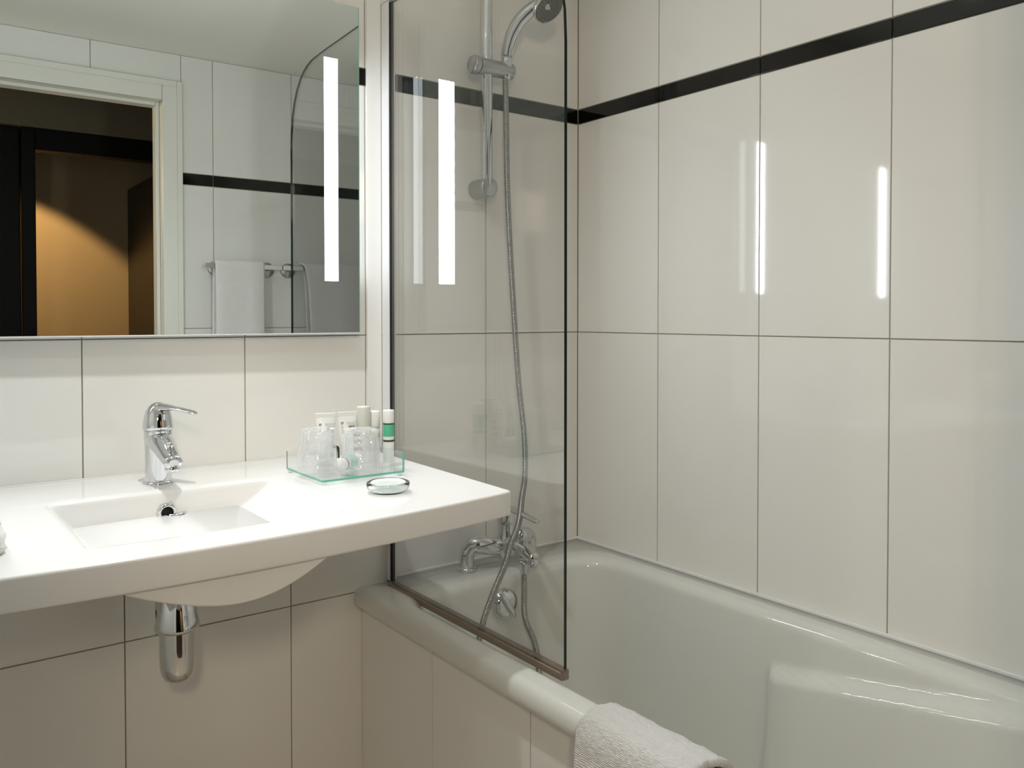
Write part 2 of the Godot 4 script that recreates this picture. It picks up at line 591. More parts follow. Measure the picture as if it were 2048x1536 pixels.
# ------------------------------------------------------------------ hall behind the camera, seen through the door in the mirror
func hall() -> void:
	var hz0 := ZF + 0.08
	var hw := MB.new()
	hw.box(Vector3(-2.6, 0.0, hz0), Vector3(-2.5, 2.3, 4.3))
	hw.box(Vector3(0.4, 0.0, hz0), Vector3(0.5, 2.3, 4.3))
	hw.box(Vector3(-2.6, 0.0, hz0 - 0.1), Vector3(-2.1, 2.3, hz0))
	hw.box(Vector3(-2.1, CEIL + 0.1, hz0 - 0.1), Vector3(0.5, 2.3, hz0))
	hw.box(Vector3(0.37, 0.0, hz0 - 0.1), Vector3(0.5, 2.3, hz0))
	hw.box(Vector3(-2.6, 0.0, 3.95), Vector3(0.5, 2.3, 4.05))
	structure("wall_hall", hw.build(), M.hall_wall, "beige hall wall with a slanting edge of lamplight, in the mirror")
	structure("floor_hall", MB.new().box(Vector3(-2.6, -0.1, ZF + 0.1), Vector3(0.5, 0.0, 4.05)).build(), M.carpet, "dark carpet of the hall outside the door")
	var hc := structure("ceiling_hall", MB.new().box(Vector3(-2.6, 2.2, hz0), Vector3(0.5, 2.3, 4.05)).build(), M.dark_gap, "dark panelled hall ceiling seen through the door in the mirror")
	hc.set_meta("category", "ceiling")
	for i in 6:
		for j in 4:
			var x0 := -2.5 + i * 0.5
			var z0 := hz0 + 0.02 + j * 0.58
			part("panel", MB.new().box(Vector3(x0 + 0.005, 2.192, z0 + 0.005), Vector3(x0 + 0.495, 2.2, z0 + 0.575), 0.002).build(), M.hall_panel_b if (i + j) % 2 else M.hall_panel, hc)
	# black partition with an opening
	var bf := Node3D.new()
	bf.name = "door_2"
	bf.set_meta("kind", "structure")
	bf.set_meta("category", "door")
	bf.set_meta("label", "black panelled door frame across the hall, reflected in the mirror")
	add_child(bf)
	part("panel", MB.new().box(Vector3(-2.5, 0.0, 2.72), Vector3(-1.032, 2.012, 2.76), 0.004).build(), M.black_wood, bf)
	var fr := MB.new()
	fr.box(Vector3(-1.027, 0.0, 2.7), Vector3(-0.972, 2.012, 2.78), 0.003)
	fr.box(Vector3(-0.972, 1.916, 2.7), Vector3(0.4, 2.012, 2.78), 0.003)
	part("frame", fr.build(), M.black_wood, bf)
	part("lintel", MB.new().box(Vector3(-2.5, 2.012, 2.69), Vector3(0.4, 2.2, 2.79), 0.003).build(), M.hall_panel, bf)
	# dark wardrobe
	var wd := thing("wardrobe", "dark brown wardrobe at the edge of the doorway, reflected in the mirror", "wardrobe", Vector3(-0.32, 0, 3.55))
	part("carcass", MB.new().box(Vector3(0.0, 0.0, -0.35), Vector3(0.5, 1.955, 0.39), 0.004).build(), M.dark_brown, wd)
	part("door", MB.new().box(Vector3(-0.02, 0.06, -0.34), Vector3(-0.002, 1.94, 0.38), 0.003).build(), M.dark_brown, wd)
	# hall spot
	var hs := thing("hall_light", "tiny glowing spot lamp in the hall ceiling, at the doorway's corner in the mirror", "light", Vector3(-0.42, 2.19, 3.12))
	part("rim", MB.new().lathe([Vector2(0.0, 0.0), Vector2(0.04, 0.0), Vector2(0.04, -0.004), Vector2(0.03, -0.008), Vector2(0.026, -0.004), Vector2(0.0, -0.004)], 24).build(), M.satin, hs)
	part("lamp_lens", MB.new().lathe([Vector2(0.0, -0.006), Vector2(0.02, -0.006), Vector2(0.02, -0.009), Vector2(0.0, -0.009)], 20).build(), M.lamp, hs)
	var sp := SpotLight3D.new()
	sp.name = "hall_spot_beam"
	sp.light_color = Color(1.0, 0.84, 0.62)
	sp.light_energy = LAMP_HALL
	sp.spot_angle = 42.0
	sp.spot_angle_attenuation = 0.25
	sp.spot_range = 8.0
	sp.spot_attenuation = 2.0
	sp.light_size = 0.02
	sp.shadow_enabled = true
	add_child(sp)
	sp.position = Vector3(-1.15, 2.17, 3.25)
	sp.look_at_from_position(sp.position, Vector3(-1.0, 0.6, 4.0))
	# wall lamp outside the door, on the black panelling
	var dl := thing("wall_lamp", "square hall wall lamp on the black panelling outside the door", "lamp", Vector3(-1.95, 1.85, 2.72))
	part("back_plate", MB.new().cbox(Vector3(0, 0, -0.008), Vector3(0.16, 0.24, 0.016), 0.003).build(), M.satin, dl)
	part("lamp_shade", MB.new().cbox(Vector3(0, 0, -0.046), Vector3(0.2, 0.28, 0.06), 0.006).build(), M.lamp, dl)
	var ds := AreaLight3D.new()
	ds.name = "door_light"
	ds.area_size = Vector2(0.2, 0.26)
	ds.light_color = Color(1.0, 0.91, 0.79)
	ds.light_energy = LAMP_DOOR
	ds.area_range = 8.0
	ds.shadow_enabled = true
	dl.add_child(ds)
	ds.position = Vector3(0, 0, -0.08)

# ------------------------------------------------------------------ mirror with two lit strips
func mirror() -> void:
	var o := thing("mirror", "large frameless wall mirror with upright glowing strip above the basin", "mirror", Vector3(-1.09, 1.1305, 0.0325))
	o.rotation.y = deg_to_rad(-0.5)
	var hw := 0.4275
	var hh := 0.6985
	part("mirror_glass", MB.new().cbox(Vector3(0, hh / 2, 0), Vector3(hw * 2, hh, 0.005), 0.0004).build(), M.mirror, o)
	part("glass_edge", MB.new().cbox(Vector3(hw + 0.0006, hh / 2, 0.0), Vector3(0.0012, hh, 0.0052), 0.0002).build(), M.mint_edge, o)
	for sd in [1, -1]:
		# the tubes behind the mirror also leak out past its side edges
		var el := AreaLight3D.new()
		el.name = "edge_light"
		el.area_size = Vector2(0.02, 0.47)
		el.light_energy = LAMP_EDGE
		el.light_color = Color(0.95, 0.98, 1.0)
		el.shadow_enabled = true
		el.area_range = 6.0
		o.add_child(el, true)
		el.position = Vector3((hw + 0.002) * sd, 0.3445, -0.014)
		el.rotation.y = -PI / 2 * sd
	part("bottom_ledge", MB.new().cbox(Vector3(0, -0.0012, 0.0), Vector3(hw * 2, 0.0022, 0.0064), 0.0005).build(), M.alu, o)
	part("housing", MB.new().cbox(Vector3(0, hh / 2, -0.0175), Vector3(hw * 2 - 0.09, hh - 0.08, 0.028), 0.002).build(), M.white_plastic, o)
	for s in [1, -1]:
		var x: float = 0.3632 * s
		part("light_strip", MB.new().cbox(Vector3(x, 0.3445, 0.0028), Vector3(0.0308, 0.47, 0.0008), 0.0001).build(), M.strip, o)
		var a := AreaLight3D.new()
		a.name = "strip_light"
		a.area_size = Vector2(0.0308, 0.47)
		a.light_energy = LAMP_STRIP
		a.light_color = Color(0.95, 0.975, 1.0)
		a.shadow_enabled = true
		a.area_range = 8.0
		o.add_child(a, true)
		a.position = Vector3(x, 0.3445, 0.0042)
		a.rotation.y = PI

# ------------------------------------------------------------------ washbasin
func zfront(x: float) -> float:
	return 0.597 - 0.19 * (x + 1.13) * (x + 1.13)

func scoop(x: float) -> float:
	var t := (x + 1.115) / 0.195 if x > -1.115 else (-1.115 - x) / 0.17
	if t >= 1.0:
		return 0.0
	return 0.079 * (1.0 - pow(t, 2.0 if x > -1.115 else 3.2))

func washbasin() -> void:
	var o := thing("washbasin", "white one-piece washbasin top with shallow trough bowl and thick front edge", "washbasin", Vector3(-1.09, YC, 0.0))
	var off := -o.position
	# top with the bowl let in
	var zs := []
	for k in 9:
		zs.append([0.0, lerpf(0.003, 0.196, k / 8.0), 0.0])
	for e in [[0.1985, 0.03], [0.2, 0.12], [0.202, 0.5], [0.2035, 0.9], [0.206, 0.985], [0.210, 1.0]]:
		zs.append([1.0, e[0], e[1]])
	for k in 18:
		zs.append([1.0, lerpf(0.22, 0.47, k / 17.0), 1.0])
	for e in [[0.485, 0.94], [0.495, 0.7], [0.502, 0.35], [0.508, 0.1], [0.513, 0.0]]:
		zs.append([1.0, e[0], e[1]])
	for k in 7:
		zs.append([2.0, k / 6.0, 0.0])
	var xsn := 150
	var rows := []
	for e in zs:
		var row := PackedVector3Array()
		for i in xsn:
			var s := float(i) / (xsn - 1)
			var zz: float = e[1]
			var xr: float = -0.6195 - 0.030 * zz
			if e[0] == 2.0:
				xr = -0.6195 - 0.030 * 0.55
			var x := lerpf(-1.62, xr, s)
			if e[0] == 2.0:
				zz = lerpf(0.52, zfront(x) - 0.004, e[1])
			# soft shoulder all round the bowl
			var d := scoop(x) * float(e[2])
			var dip := 0.0015 * smoothstep(0.0, 1.0, clampf(1.0 - absf(x + 1.105) / 0.25, 0, 1)) * (1.0 if e[0] == 1.0 else 0.0)
			row.append(Vector3(x, YC - d - dip, zz) + off)
		rows.append(row)
	var mb := MB.new()
	mb.grid(rows, false, -1)
	if mb.n[0].y < 0.0:
		mb = MB.new()
		mb.grid(rows, false, 1)
	# skirt: right side, corner, front, left side
	var per := []
	for k in 12:
		var z := lerpf(0.003, 0.53, k / 11.0)
		per.append([Vector2(-0.6195 - 0.030 * z, z), Vector2(1, 0.03).normalized()])
	var cx := -0.636
	var cz := zfront(cx) - 0.004
	for k in 7:
		var a := PI / 2 * k / 6.0
		per.append([Vector2(cx - 0.006 + 0.006 * cos(a), cz - 0.006 + 0.006 * sin(a)), Vector2(cos(a), sin(a))])
	for k in 50:
		var x := lerpf(cx - 0.008, -1.62, k / 49.0)
		per.append([Vector2(x, zfront(x) - 0.004), Vector2(0.38 * (x + 1.13), 1).normalized()])
	per.append([Vector2(-1.62, zfront(-1.62) - 0.006), Vector2(-1, 0)])
	per.append([Vector2(-1.62, 0.003), Vector2(-1, 0)])
	var srows := []
	for e in [[0.0, 0.0], [0.0016, -0.0004], [0.0031, -0.0014], [0.0038, -0.003], [0.004, -0.005], [0.004, -0.0385], [0.0036, -0.0408], [0.0022, -0.0424], [0.0, -0.043]]:
		var row := PackedVector3Array()
		for p in per:
			var q: Vector2 = p[0] + p[1] * e[0]
			row.append(Vector3(q.x, YC + e[1], q.y) + off)
		srows.append(row)
	mb.grid(srows, false, 0)
	# underside, left open where the bowl hangs through
	var brows := []
	for j in 20:
		var row := PackedVector3Array()
		for i in 60:
			var x := lerpf(-1.62, -0.637, i / 59.0)
			row.append(Vector3(x, YC - 0.043, lerpf(0.003, zfront(x) - 0.004, j / 19.0)) + off)
		brows.append(row)
	var hole := func(i: int, j: int) -> bool:
		var x := lerpf(-1.62, -0.637, (j + 0.5) / 59.0)
		return x > -1.26 and x < -0.99 and i > 5 and i < 18
	mb.grid(brows, false, 1, hole)
	part("basin_top", mb.build(), M.solid, o)
	# underside of the bowl: a shallow arc carried from the wall side to the front edge
	var poly := PackedVector2Array()
	poly.append(Vector2(-0.985, YC - 0.040))
	for k in 25:
		var t := k / 24.0
		var x := lerpf(-0.985, -1.262, t)
		var yy := 0.8245 - 0.0425 * pow(sin(PI * t), 0.9) - 0.003 * sin(TAU * t)
		poly.append(Vector2(x, yy))
	poly.append(Vector2(-1.262, YC - 0.040))
	var bowl := MB.new()
	bowl.extrude(poly, 0.40, Transform3D(Basis(), Vector3(0, 0, 0.186) + off), 0.002)
	part("bowl_underside", bowl.build(), M.solid, o)
	# overflow ring on the rear of the bowl
	var fz := Transform3D(Basis(Vector3.RIGHT, PI / 2), Vector3(-1.107, 0.832, 0.203) + off)
	part("overflow_ring", MB.new().lathe([Vector2(0.0095, 0.001), Vector2(0.0095, 0.004), Vector2(0.0105, 0.0055), Vector2(0.0125, 0.006), Vector2(0.0148, 0.0045), Vector2(0.0158, 0.002), Vector2(0.0158, -0.001)], 40, fz).build(), M.chrome, o, "round chrome overflow ring")
	part("overflow_hole", MB.new().lathe([Vector2(0.0, 0.0016), Vector2(0.0096, 0.0016), Vector2(0.0096, -0.002), Vector2(0.0, -0.002)], 32, fz).build(), M.dark_gap, o)
	part("seal_bead", MB.new().box(Vector3(-1.62, YC - 0.002, 0.0005) + off, Vector3(-0.63, YC + 0.0025, 0.004) + off, 0.001).build(), M.white_plastic, o)

func basin_tap() -> void:
	var at := Vector3(-1.0976, YC - 0.0002, 0.114)
	var o := thing("basin_tap", "chrome single-lever tap standing behind the basin bowl", "tap", at)
	part("base_flange", MB.new().lathe([Vector2(0, 0), Vector2(0.0268, 0), Vector2(0.0268, 0), Vector2(0.0272, 0.002), Vector2(0.0255, 0.0045), Vector2(0.0235, 0.0055), Vector2(0, 0.0055)], 48).build(), M.chrome, o)
	var body := MB.new()
	body.lathe([Vector2(0.0, 0.0055), Vector2(0.0228, 0.0055), Vector2(0.0228, 0.0055), Vector2(0.0226, 0.012), Vector2(0.0222, 0.035), Vector2(0.0228, 0.06), Vector2(0.0236, 0.08), Vector2(0.0243, 0.094), Vector2(0.0243, 0.094), Vector2(0.0228, 0.0958), Vector2(0.0, 0.0958)], 56)
	# spout: broad flattened nose swelling out of the body towards the bowl
	var path := spline([Vector3(0, 0.078, 0.0), Vector3(0, 0.074, 0.024), Vector3(0, 0.066, 0.048), Vector3(0, 0.057, 0.072), Vector3(0, 0.050, 0.090), Vector3(0, 0.0485, 0.101)], 6)
	var rads := []
	for i in path.size():
		var t := float(i) / (path.size() - 1)
		rads.append(lerpf(0.0235, 0.0155, smoothstep(0, 0.85, t)) * (1.0 if t < 0.9 else lerpf(1.0, 0.55, (t - 0.9) / 0.1)))
	body.tube(path, rads, 28, true, 0.78, Vector3.UP)
	part("body", body.build(), M.chrome, o)
	var aer := Transform3D(Basis(Vector3.RIGHT, 0.12), Vector3(0, 0.0405, 0.089))
	part("aerator", MB.new().lathe([Vector2(0, -0.006), Vector2(0.0095, -0.006), Vector2(0.0095, -0.006), Vector2(0.0118, -0.006), Vector2(0.0122, -0.004), Vector2(0.0122, 0.006), Vector2(0.0, 0.006)], 32, aer).build(), M.chrome, o)
	part("pull_knob", MB.new().lathe([Vector2(0.0, 0.0), Vector2(0.0035, 0.0), Vector2(0.0035, 0.006), Vector2(0.0062, 0.009), Vector2(0.0066, 0.012), Vector2(0.0045, 0.016), Vector2(0, 0.017)], 20, Transform3D(Basis(), Vector3(0, 0.066, 0.075))).build(), M.chrome, o)
	# cap and lever turned to the right of straight out
	var lv := part("lever_cap", MB.new().lathe([Vector2(0, 0.0965), Vector2(0.0255, 0.0965), Vector2(0.0262, 0.0985), Vector2(0.0258, 0.106), Vector2(0.0242, 0.117), Vector2(0.0212, 0.128), Vector2(0.0165, 0.137), Vector2(0.0100, 0.1425), Vector2(0.004, 0.1445), Vector2(0, 0.1447)], 56).build(), M.chrome, o)
	var d := Vector3(0.0426, 0, 0.0756).normalized()
	var side := Vector3.UP.cross(d).normalized()
	var rows := []
	for i in 21:
		var t := i / 20.0
		var c := Vector3(0, lerpf(0.1345, 0.1275, t) + 0.004 * sin(PI * t), 0) + d * lerpf(0.004, 0.091, t)
		var hw := lerpf(0.0125, 0.0098, t) * (1.0 if t < 0.8 else sqrt(maxf(1.0 - pow((t - 0.8) / 0.2, 2.0), 0.0)) * 0.98 + 0.02)
		var ht := lerpf(0.0085, 0.0032, smoothstep(0, 0.5, t)) * (1.0 if t < 0.85 else sqrt(maxf(1.0 - pow((t - 0.85) / 0.15, 2.0), 0.0)) * 0.95 + 0.05)
		var row := PackedVector3Array()
		for j in 24:
			var a := TAU * j / 24
			row.append(c + side * cos(a) * hw + Vector3.UP * sin(a) * ht)
		rows.append(row)
	part("lever", MB.new().grid(rows, true, 0).build(), M.chrome, o)
	lv.set_meta("label", "domed chrome cap")

func trap() -> void:
	var at := Vector3(-1.092, 0.53, 0.205)
	var o := thing("bottle_trap", "chrome bottle trap hanging under the basin bowl", "waste trap", at)
	part("tailpiece", MB.new().lathe([Vector2(0, 0.30), Vector2(0.0165, 0.30), Vector2(0.0165, 0.172), Vector2(0.0, 0.172)], 32).build(), M.chrome, o)
	part("collar", MB.new().lathe([Vector2(0.016, 0.205), Vector2(0.0255, 0.205), Vector2(0.0265, 0.207), Vector2(0.0265, 0.213), Vector2(0.0255, 0.215), Vector2(0.0205, 0.2165), Vector2(0.0205, 0.190), Vector2(0.0165, 0.190)], 40).build(), M.chrome, o)
	part("lock_nut", MB.new().lathe([Vector2(0.0, 0.178), Vector2(0.0225, 0.178), Vector2(0.0258, 0.175), Vector2(0.0262, 0.170), Vector2(0.0262, 0.152), Vector2(0.0, 0.152)], 40).build(), M.chrome, o)
	part("cone", MB.new().lathe([Vector2(0.0, 0.156), Vector2(0.0262, 0.156), Vector2(0.0275, 0.154), Vector2(0.0365, 0.108), Vector2(0.0368, 0.104), Vector2(0.0355, 0.1005), Vector2(0.028, 0.0995), Vector2(0, 0.0995)], 48).build(), M.chrome, o)
	part("cup", MB.new().lathe([Vector2(0.0, 0.102), Vector2(0.0288, 0.102), Vector2(0.0288, 0.102), Vector2(0.0292, 0.06), Vector2(0.0288, 0.038), Vector2(0.0268, 0.026), Vector2(0.0222, 0.0165), Vector2(0.0150, 0.0115), Vector2(0.0065, 0.0097), Vector2(0, 0.0095)], 48).build(), M.chrome, o)
	part("outlet_pipe", MB.new().tube(PackedVector3Array([Vector3(0, 0.130, -0.01), Vector3(0, 0.130, -0.26)]), 0.0165, 24).build(), M.chrome, o)
	part("outlet_nut", MB.new().tube(PackedVector3Array([Vector3(0, 0.130, -0.026), Vector3(0, 0.130, -0.052)]), 0.023, 28).build(), M.chrome, o)

# ------------------------------------------------------------------ bath
func rr(x0: float, x1: float, z0: float, z1: float, r: float, y: float) -> PackedVector3Array:
	var out := PackedVector3Array()
	var ns := [26, 60, 26, 60]     # points per side: back, right, near end, left
	var cs := [Vector2(x0 + r, z0 + r), Vector2(x1 - r, z0 + r), Vector2(x1 - r, z1 - r), Vector2(x0 + r, z1 - r)]
	for s in 4:
		var a0 := PI + PI / 2 * s
		var c: Vector2 = cs[s]
		for k in 10:
			var a := a0 + PI / 2 * k / 9.0
			out.append(Vector3(c.x + r * cos(a), y, c.y + r * sin(a)))
		var c2: Vector2 = cs[(s + 1) % 4]
		var e := a0 + PI / 2
		var p := Vector2(c.x + r * cos(e), c.y + r * sin(e))
		var q := Vector2(c2.x + r * cos(e), c2.y + r * sin(e))
		for k in range(1, ns[s]):
			var m := p.lerp(q, float(k) / ns[s])
			out.append(Vector3(m.x, y, m.y))
	return out

func bath() -> void:
	var o := thing("bathtub", "white acrylic bathtub with moulded armrest along the tiled wall", "bathtub", Vector3(-0.33, 0.0, 0.8))
	var off := -o.position
	var rows := []
	# outside: from under the rolled edge, over the rim, into the tub
	for e in [[-0.645, 0.528, 0.03], [-0.660, 0.5285, 0.03], [-0.6665, 0.531, 0.03], [-0.6695, 0.536, 0.03], [-0.6700, 0.545, 0.03], [-0.6690, 0.553, 0.03], [-0.6660, 0.5605, 0.03], [-0.6610, 0.5655, 0.03], [-0.6545, 0.5682, 0.03], [-0.6480, 0.5688, 0.03]]:
		var ins: float = -0.670 - e[0]
		rows.append(rr(e[0], -0.001, 0.001, ZF - 0.001, 0.012, e[1]))
	# opening (inner edge) and the way down to the floor of the tub
	var op := [-0.615, -0.060, 0.127, 1.53]
	var fl := [-0.46, -0.20, 0.27, 1.20]
	var steps := []
	for e in [[-0.018, 0.5688], [-0.010, 0.5686], [-0.004, 0.5678], [0.0, 0.5664], [0.004, 0.5638], [0.0075, 0.5602], [0.0105, 0.5555], [0.0125, 0.5500]]:
		steps.append([e[0], e[1], 0.0])
	for k in range(1, 46):
		var t := k / 45.0
		steps.append([0.0125 + 0.03 * t, lerpf(0.55, 0.26, t), 0.0])
	for k in range(1, 13):
		var t := k / 12.0
		steps.append([0.0425, lerpf(0.26, 0.165, sin(t * PI / 2)), 1.0 - cos(t * PI / 2)])
	for e in steps:
		var i: float = e[0]
		var f: float = e[2]
		var x0 := lerpf(op[0] + i, fl[0], f)
		var x1 := lerpf(op[1] - i * 1.1, fl[1], f)
		var z0 := lerpf(op[2] + i, fl[2], f)
		var z1 := lerpf(op[3] - i * 3.0, fl[3], f)
		var row := rr(x0, x1, z0, z1, lerpf(0.085, 0.07, f), e[1])
		for j in row.size():
			var p := row[j]
			var yl := 0.468 + 0.175 * (p.z - 0.69)
			var far := smoothstep(0.675, 0.70, p.z) * (1.0 - smoothstep(1.25, 1.4, p.z))
			var down := smoothstep(yl + 0.010, yl - 0.012, p.y)
			var near_right := smoothstep(-0.20, -0.11, p.x)
			if e[2] == 0.0:
				p.x -= 0.036 * far * down * near_right
			row[j] = p
		rows.append(row)
	var last: PackedVector3Array = rows[rows.size() - 1]
	var mid := PackedVector3Array()
	for p in last:
		mid.append(Vector3(lerpf(p.x, -0.33, 0.9), 0.16, lerpf(p.z, 0.7, 0.9)))
	rows.append(mid)
	for r in rows.size():
		var row: PackedVector3Array = rows[r]
		for j in row.size():
			row[j] += off
		rows[r] = row
	var mb := MB.new()
	mb.grid(rows, true, 1)
	# the rim must face up
	var C: int = rows[0].size()
	if mb.n[C * 10 + 40].y < 0.0:
		mb = MB.new()
		mb.grid(rows, true, -1)
	part("tub_shell", mb.build(), M.acrylic, o)
	# seal beads against the walls
	var sb := MB.new()
	sb.box(Vector3(-0.58, YRIM - 0.001, 0.0) + off, Vector3(0.0, YRIM + 0.006, 0.005) + off, 0.002)
	sb.box(Vector3(-0.006, YRIM - 0.001, 0.0) + off, Vector3(0.0, YRIM + 0.007, 1.25) + off, 0.002)
	part("seal_bead", sb.build(), M.white_plastic, o)
	# pop-up knob on the rear slope of the tub
	var k := part("overflow_knob", MB.new().lathe([Vector2(0, 0.0225), Vector2(0.012, 0.0222), Vector2(0.022, 0.0205), Vector2(0.030, 0.0165), Vector2(0.0345, 0.0105), Vector2(0.036, 0.004), Vector2(0.036, 0.0), Vector2(0.036, 0.0), Vector2(0.038, -0.006)], 56).build(), M.chrome, o)
	k.transform = Transform3D(Basis(Vector3.RIGHT, PI / 2 - 0.1), Vector3(-0.353, 0.5045, 0.1445) + off)
	var wing := MB.new()
	var wr := []
	for i in 15:
		var t := i / 14.0
		var a := lerpf(-1.25, 1.25, t)
		var c := Vector3(0.030 * sin(a) * 0.35 - 0.004, 0.0175 + 0.009 * cos(a), 0.034 * sin(a))
		var row := PackedVector3Array()
		var w := 0.0068 * sqrt(maxf(1.0 - pow(2 * t - 1, 2), 0.0)) + 0.0008
		for j in 14:
			var b := TAU * j / 14
			row.append(c + Vector3(cos(b) * w, sin(b) * 0.006, 0))
		wr.append(row)
	wing.grid(wr, true, 0)
	var wg := part("grip", wing.build(), M.chrome, k)
	wg.rotation.y = 0.25
	# tiled front panel below the rim
	var bp := thing("tiled_apron", "white tiled panel closing the side of the bath below its rim", "bath apron", Vector3(-0.65, 0, 0.8))
	part("backing", MB.new().box(Vector3(0.0055, 0.0, -0.78), Vector3(0.02, 0.53, 0.82), 0.001).build(), M.grout, bp)
	for c in [[0.021, 0.3152], [0.3152, 0.6216], [0.6216, 0.928], [0.928, 1.2344], [1.2344, 1.541], [1.541, 1.62]]:
		var t := part("tile", tile_mesh(c[1] - c[0] - 0.0022, 0.529), M.tile, bp)
		t.transform = Transform3D(Basis(Vector3.UP, -PI / 2), Vector3(0.003, 0.265, (c[0] + c[1]) / 2 - 0.8))

# ------------------------------------------------------------------ glass screen
func screen() -> void:
	var o := thing("shower_screen", "tall clear glass shower screen with rounded top corner standing on the bath rim", "shower screen", Vector3(-0.583, YRIM, 0.02))
	var off := -o.position
	var pts := PackedVector2Array()   # (z, y)
	pts.append(Vector2(0.036, 0.570))
	pts.append(Vector2(0.631, 0.570))
	pts.append(Vector2(0.631, 1.155))
	for p in [[0.6305, 1.62], [0.628, 1.672], [0.620, 1.715], [0.606, 1.752], [0.586, 1.784], [0.563, 1.807], [0.540, 1.822], [0.515, 1.832], [0.488, 1.8395], [0.459, 1.8422], [0.394, 1.8457], [0.31, 1.848], [0.20, 1.8514], [0.036, 1.857]]:
		pts.append(Vector2(p[0], p[1]))
	# faces of the sheet (the rim of the sheet is its own dark green part)
	var xf := Transform3D(Basis(Vector3(0, 0, 1), Vector3.UP, Vector3(-1, 0, 0)), Vector3(-0.580, 0, 0) + off)
	var face := MB.new()
	var tri := Geometry2D.triangulate_polygon(pts)
	for side in 2:
		var base := face.v.size()
		var nm := Vector3(-1 if side else 1, 0, 0)
		for p in pts:
			face.v.append(xf * Vector3(p.x, p.y, 0.006 * side))
			face.n.append(nm)
			face.uv.append(p)
		for k in range(0, tri.size(), 3):
			var a := base + tri[k]
			var b := base + tri[k + 1]
			var c := base + tri[k + 2]
			if (face.v[c] - face.v[a]).cross(face.v[b] - face.v[a]).dot(nm) < 0.0:
				face.ix.append_array([a, c, b])
			else:
				face.ix.append_array([a, b, c])
	part("glass_sheet", face.build(), M.screen, o)
	var edge := MB.new()
	var rows := []
	for s in [0.0, 0.006]:
		var row := PackedVector3Array()
		for i in range(1, pts.size()):
			row.append(xf * Vector3(pts[i].x, pts[i].y, s))
		rows.append(row)
	edge.grid(rows, false, 0)
	part("polished_edge", edge.build(), M.glass_edge, o, "dark green polished edge")
	# wall profile, its cover cap, the dark gap of its gasket
	part("wall_profile", MB.new().box(Vector3(-0.589, 0.5735, 0.003) + off, Vector3(-0.571, 1.862, 0.036) + off, 0.0015).build(), M.alu, o, "white upright wall profile")
	part("gasket", MB.new().box(Vector3(-0.5875, 0.5735, 0.036) + off, Vector3(-0.5785, 1.858, 0.0425) + off, 0.0008).build(), M.dark_gap, o)
	part("end_cap", MB.new().box(Vector3(-0.5905, 1.862, 0.002) + off, Vector3(-0.5695, 1.866, 0.0425) + off, 0.001).build(), M.alu, o)
	# flexible seal along the lower edge
	var sl := MB.new()
	sl.box(Vector3(-0.5895, 0.5565, 0.043) + off, Vector3(-0.5765, 0.5745, 0.635) + off, 0.002)
	part("lower_seal", sl.build(), M.seal, o, "translucent brownish sealing strip")
	var lip := MB.new()
	lip.cbox(Vector3(-0.5945, 0.5655, 0.339) + off, Vector3(0.002, 0.017, 0.592), 0.0006, Basis(Vector3(0, 0, 1), 0.35))
	part("seal_lip", lip.build(), mat(Color(0.62, 0.55, 0.48), 0.4), o)

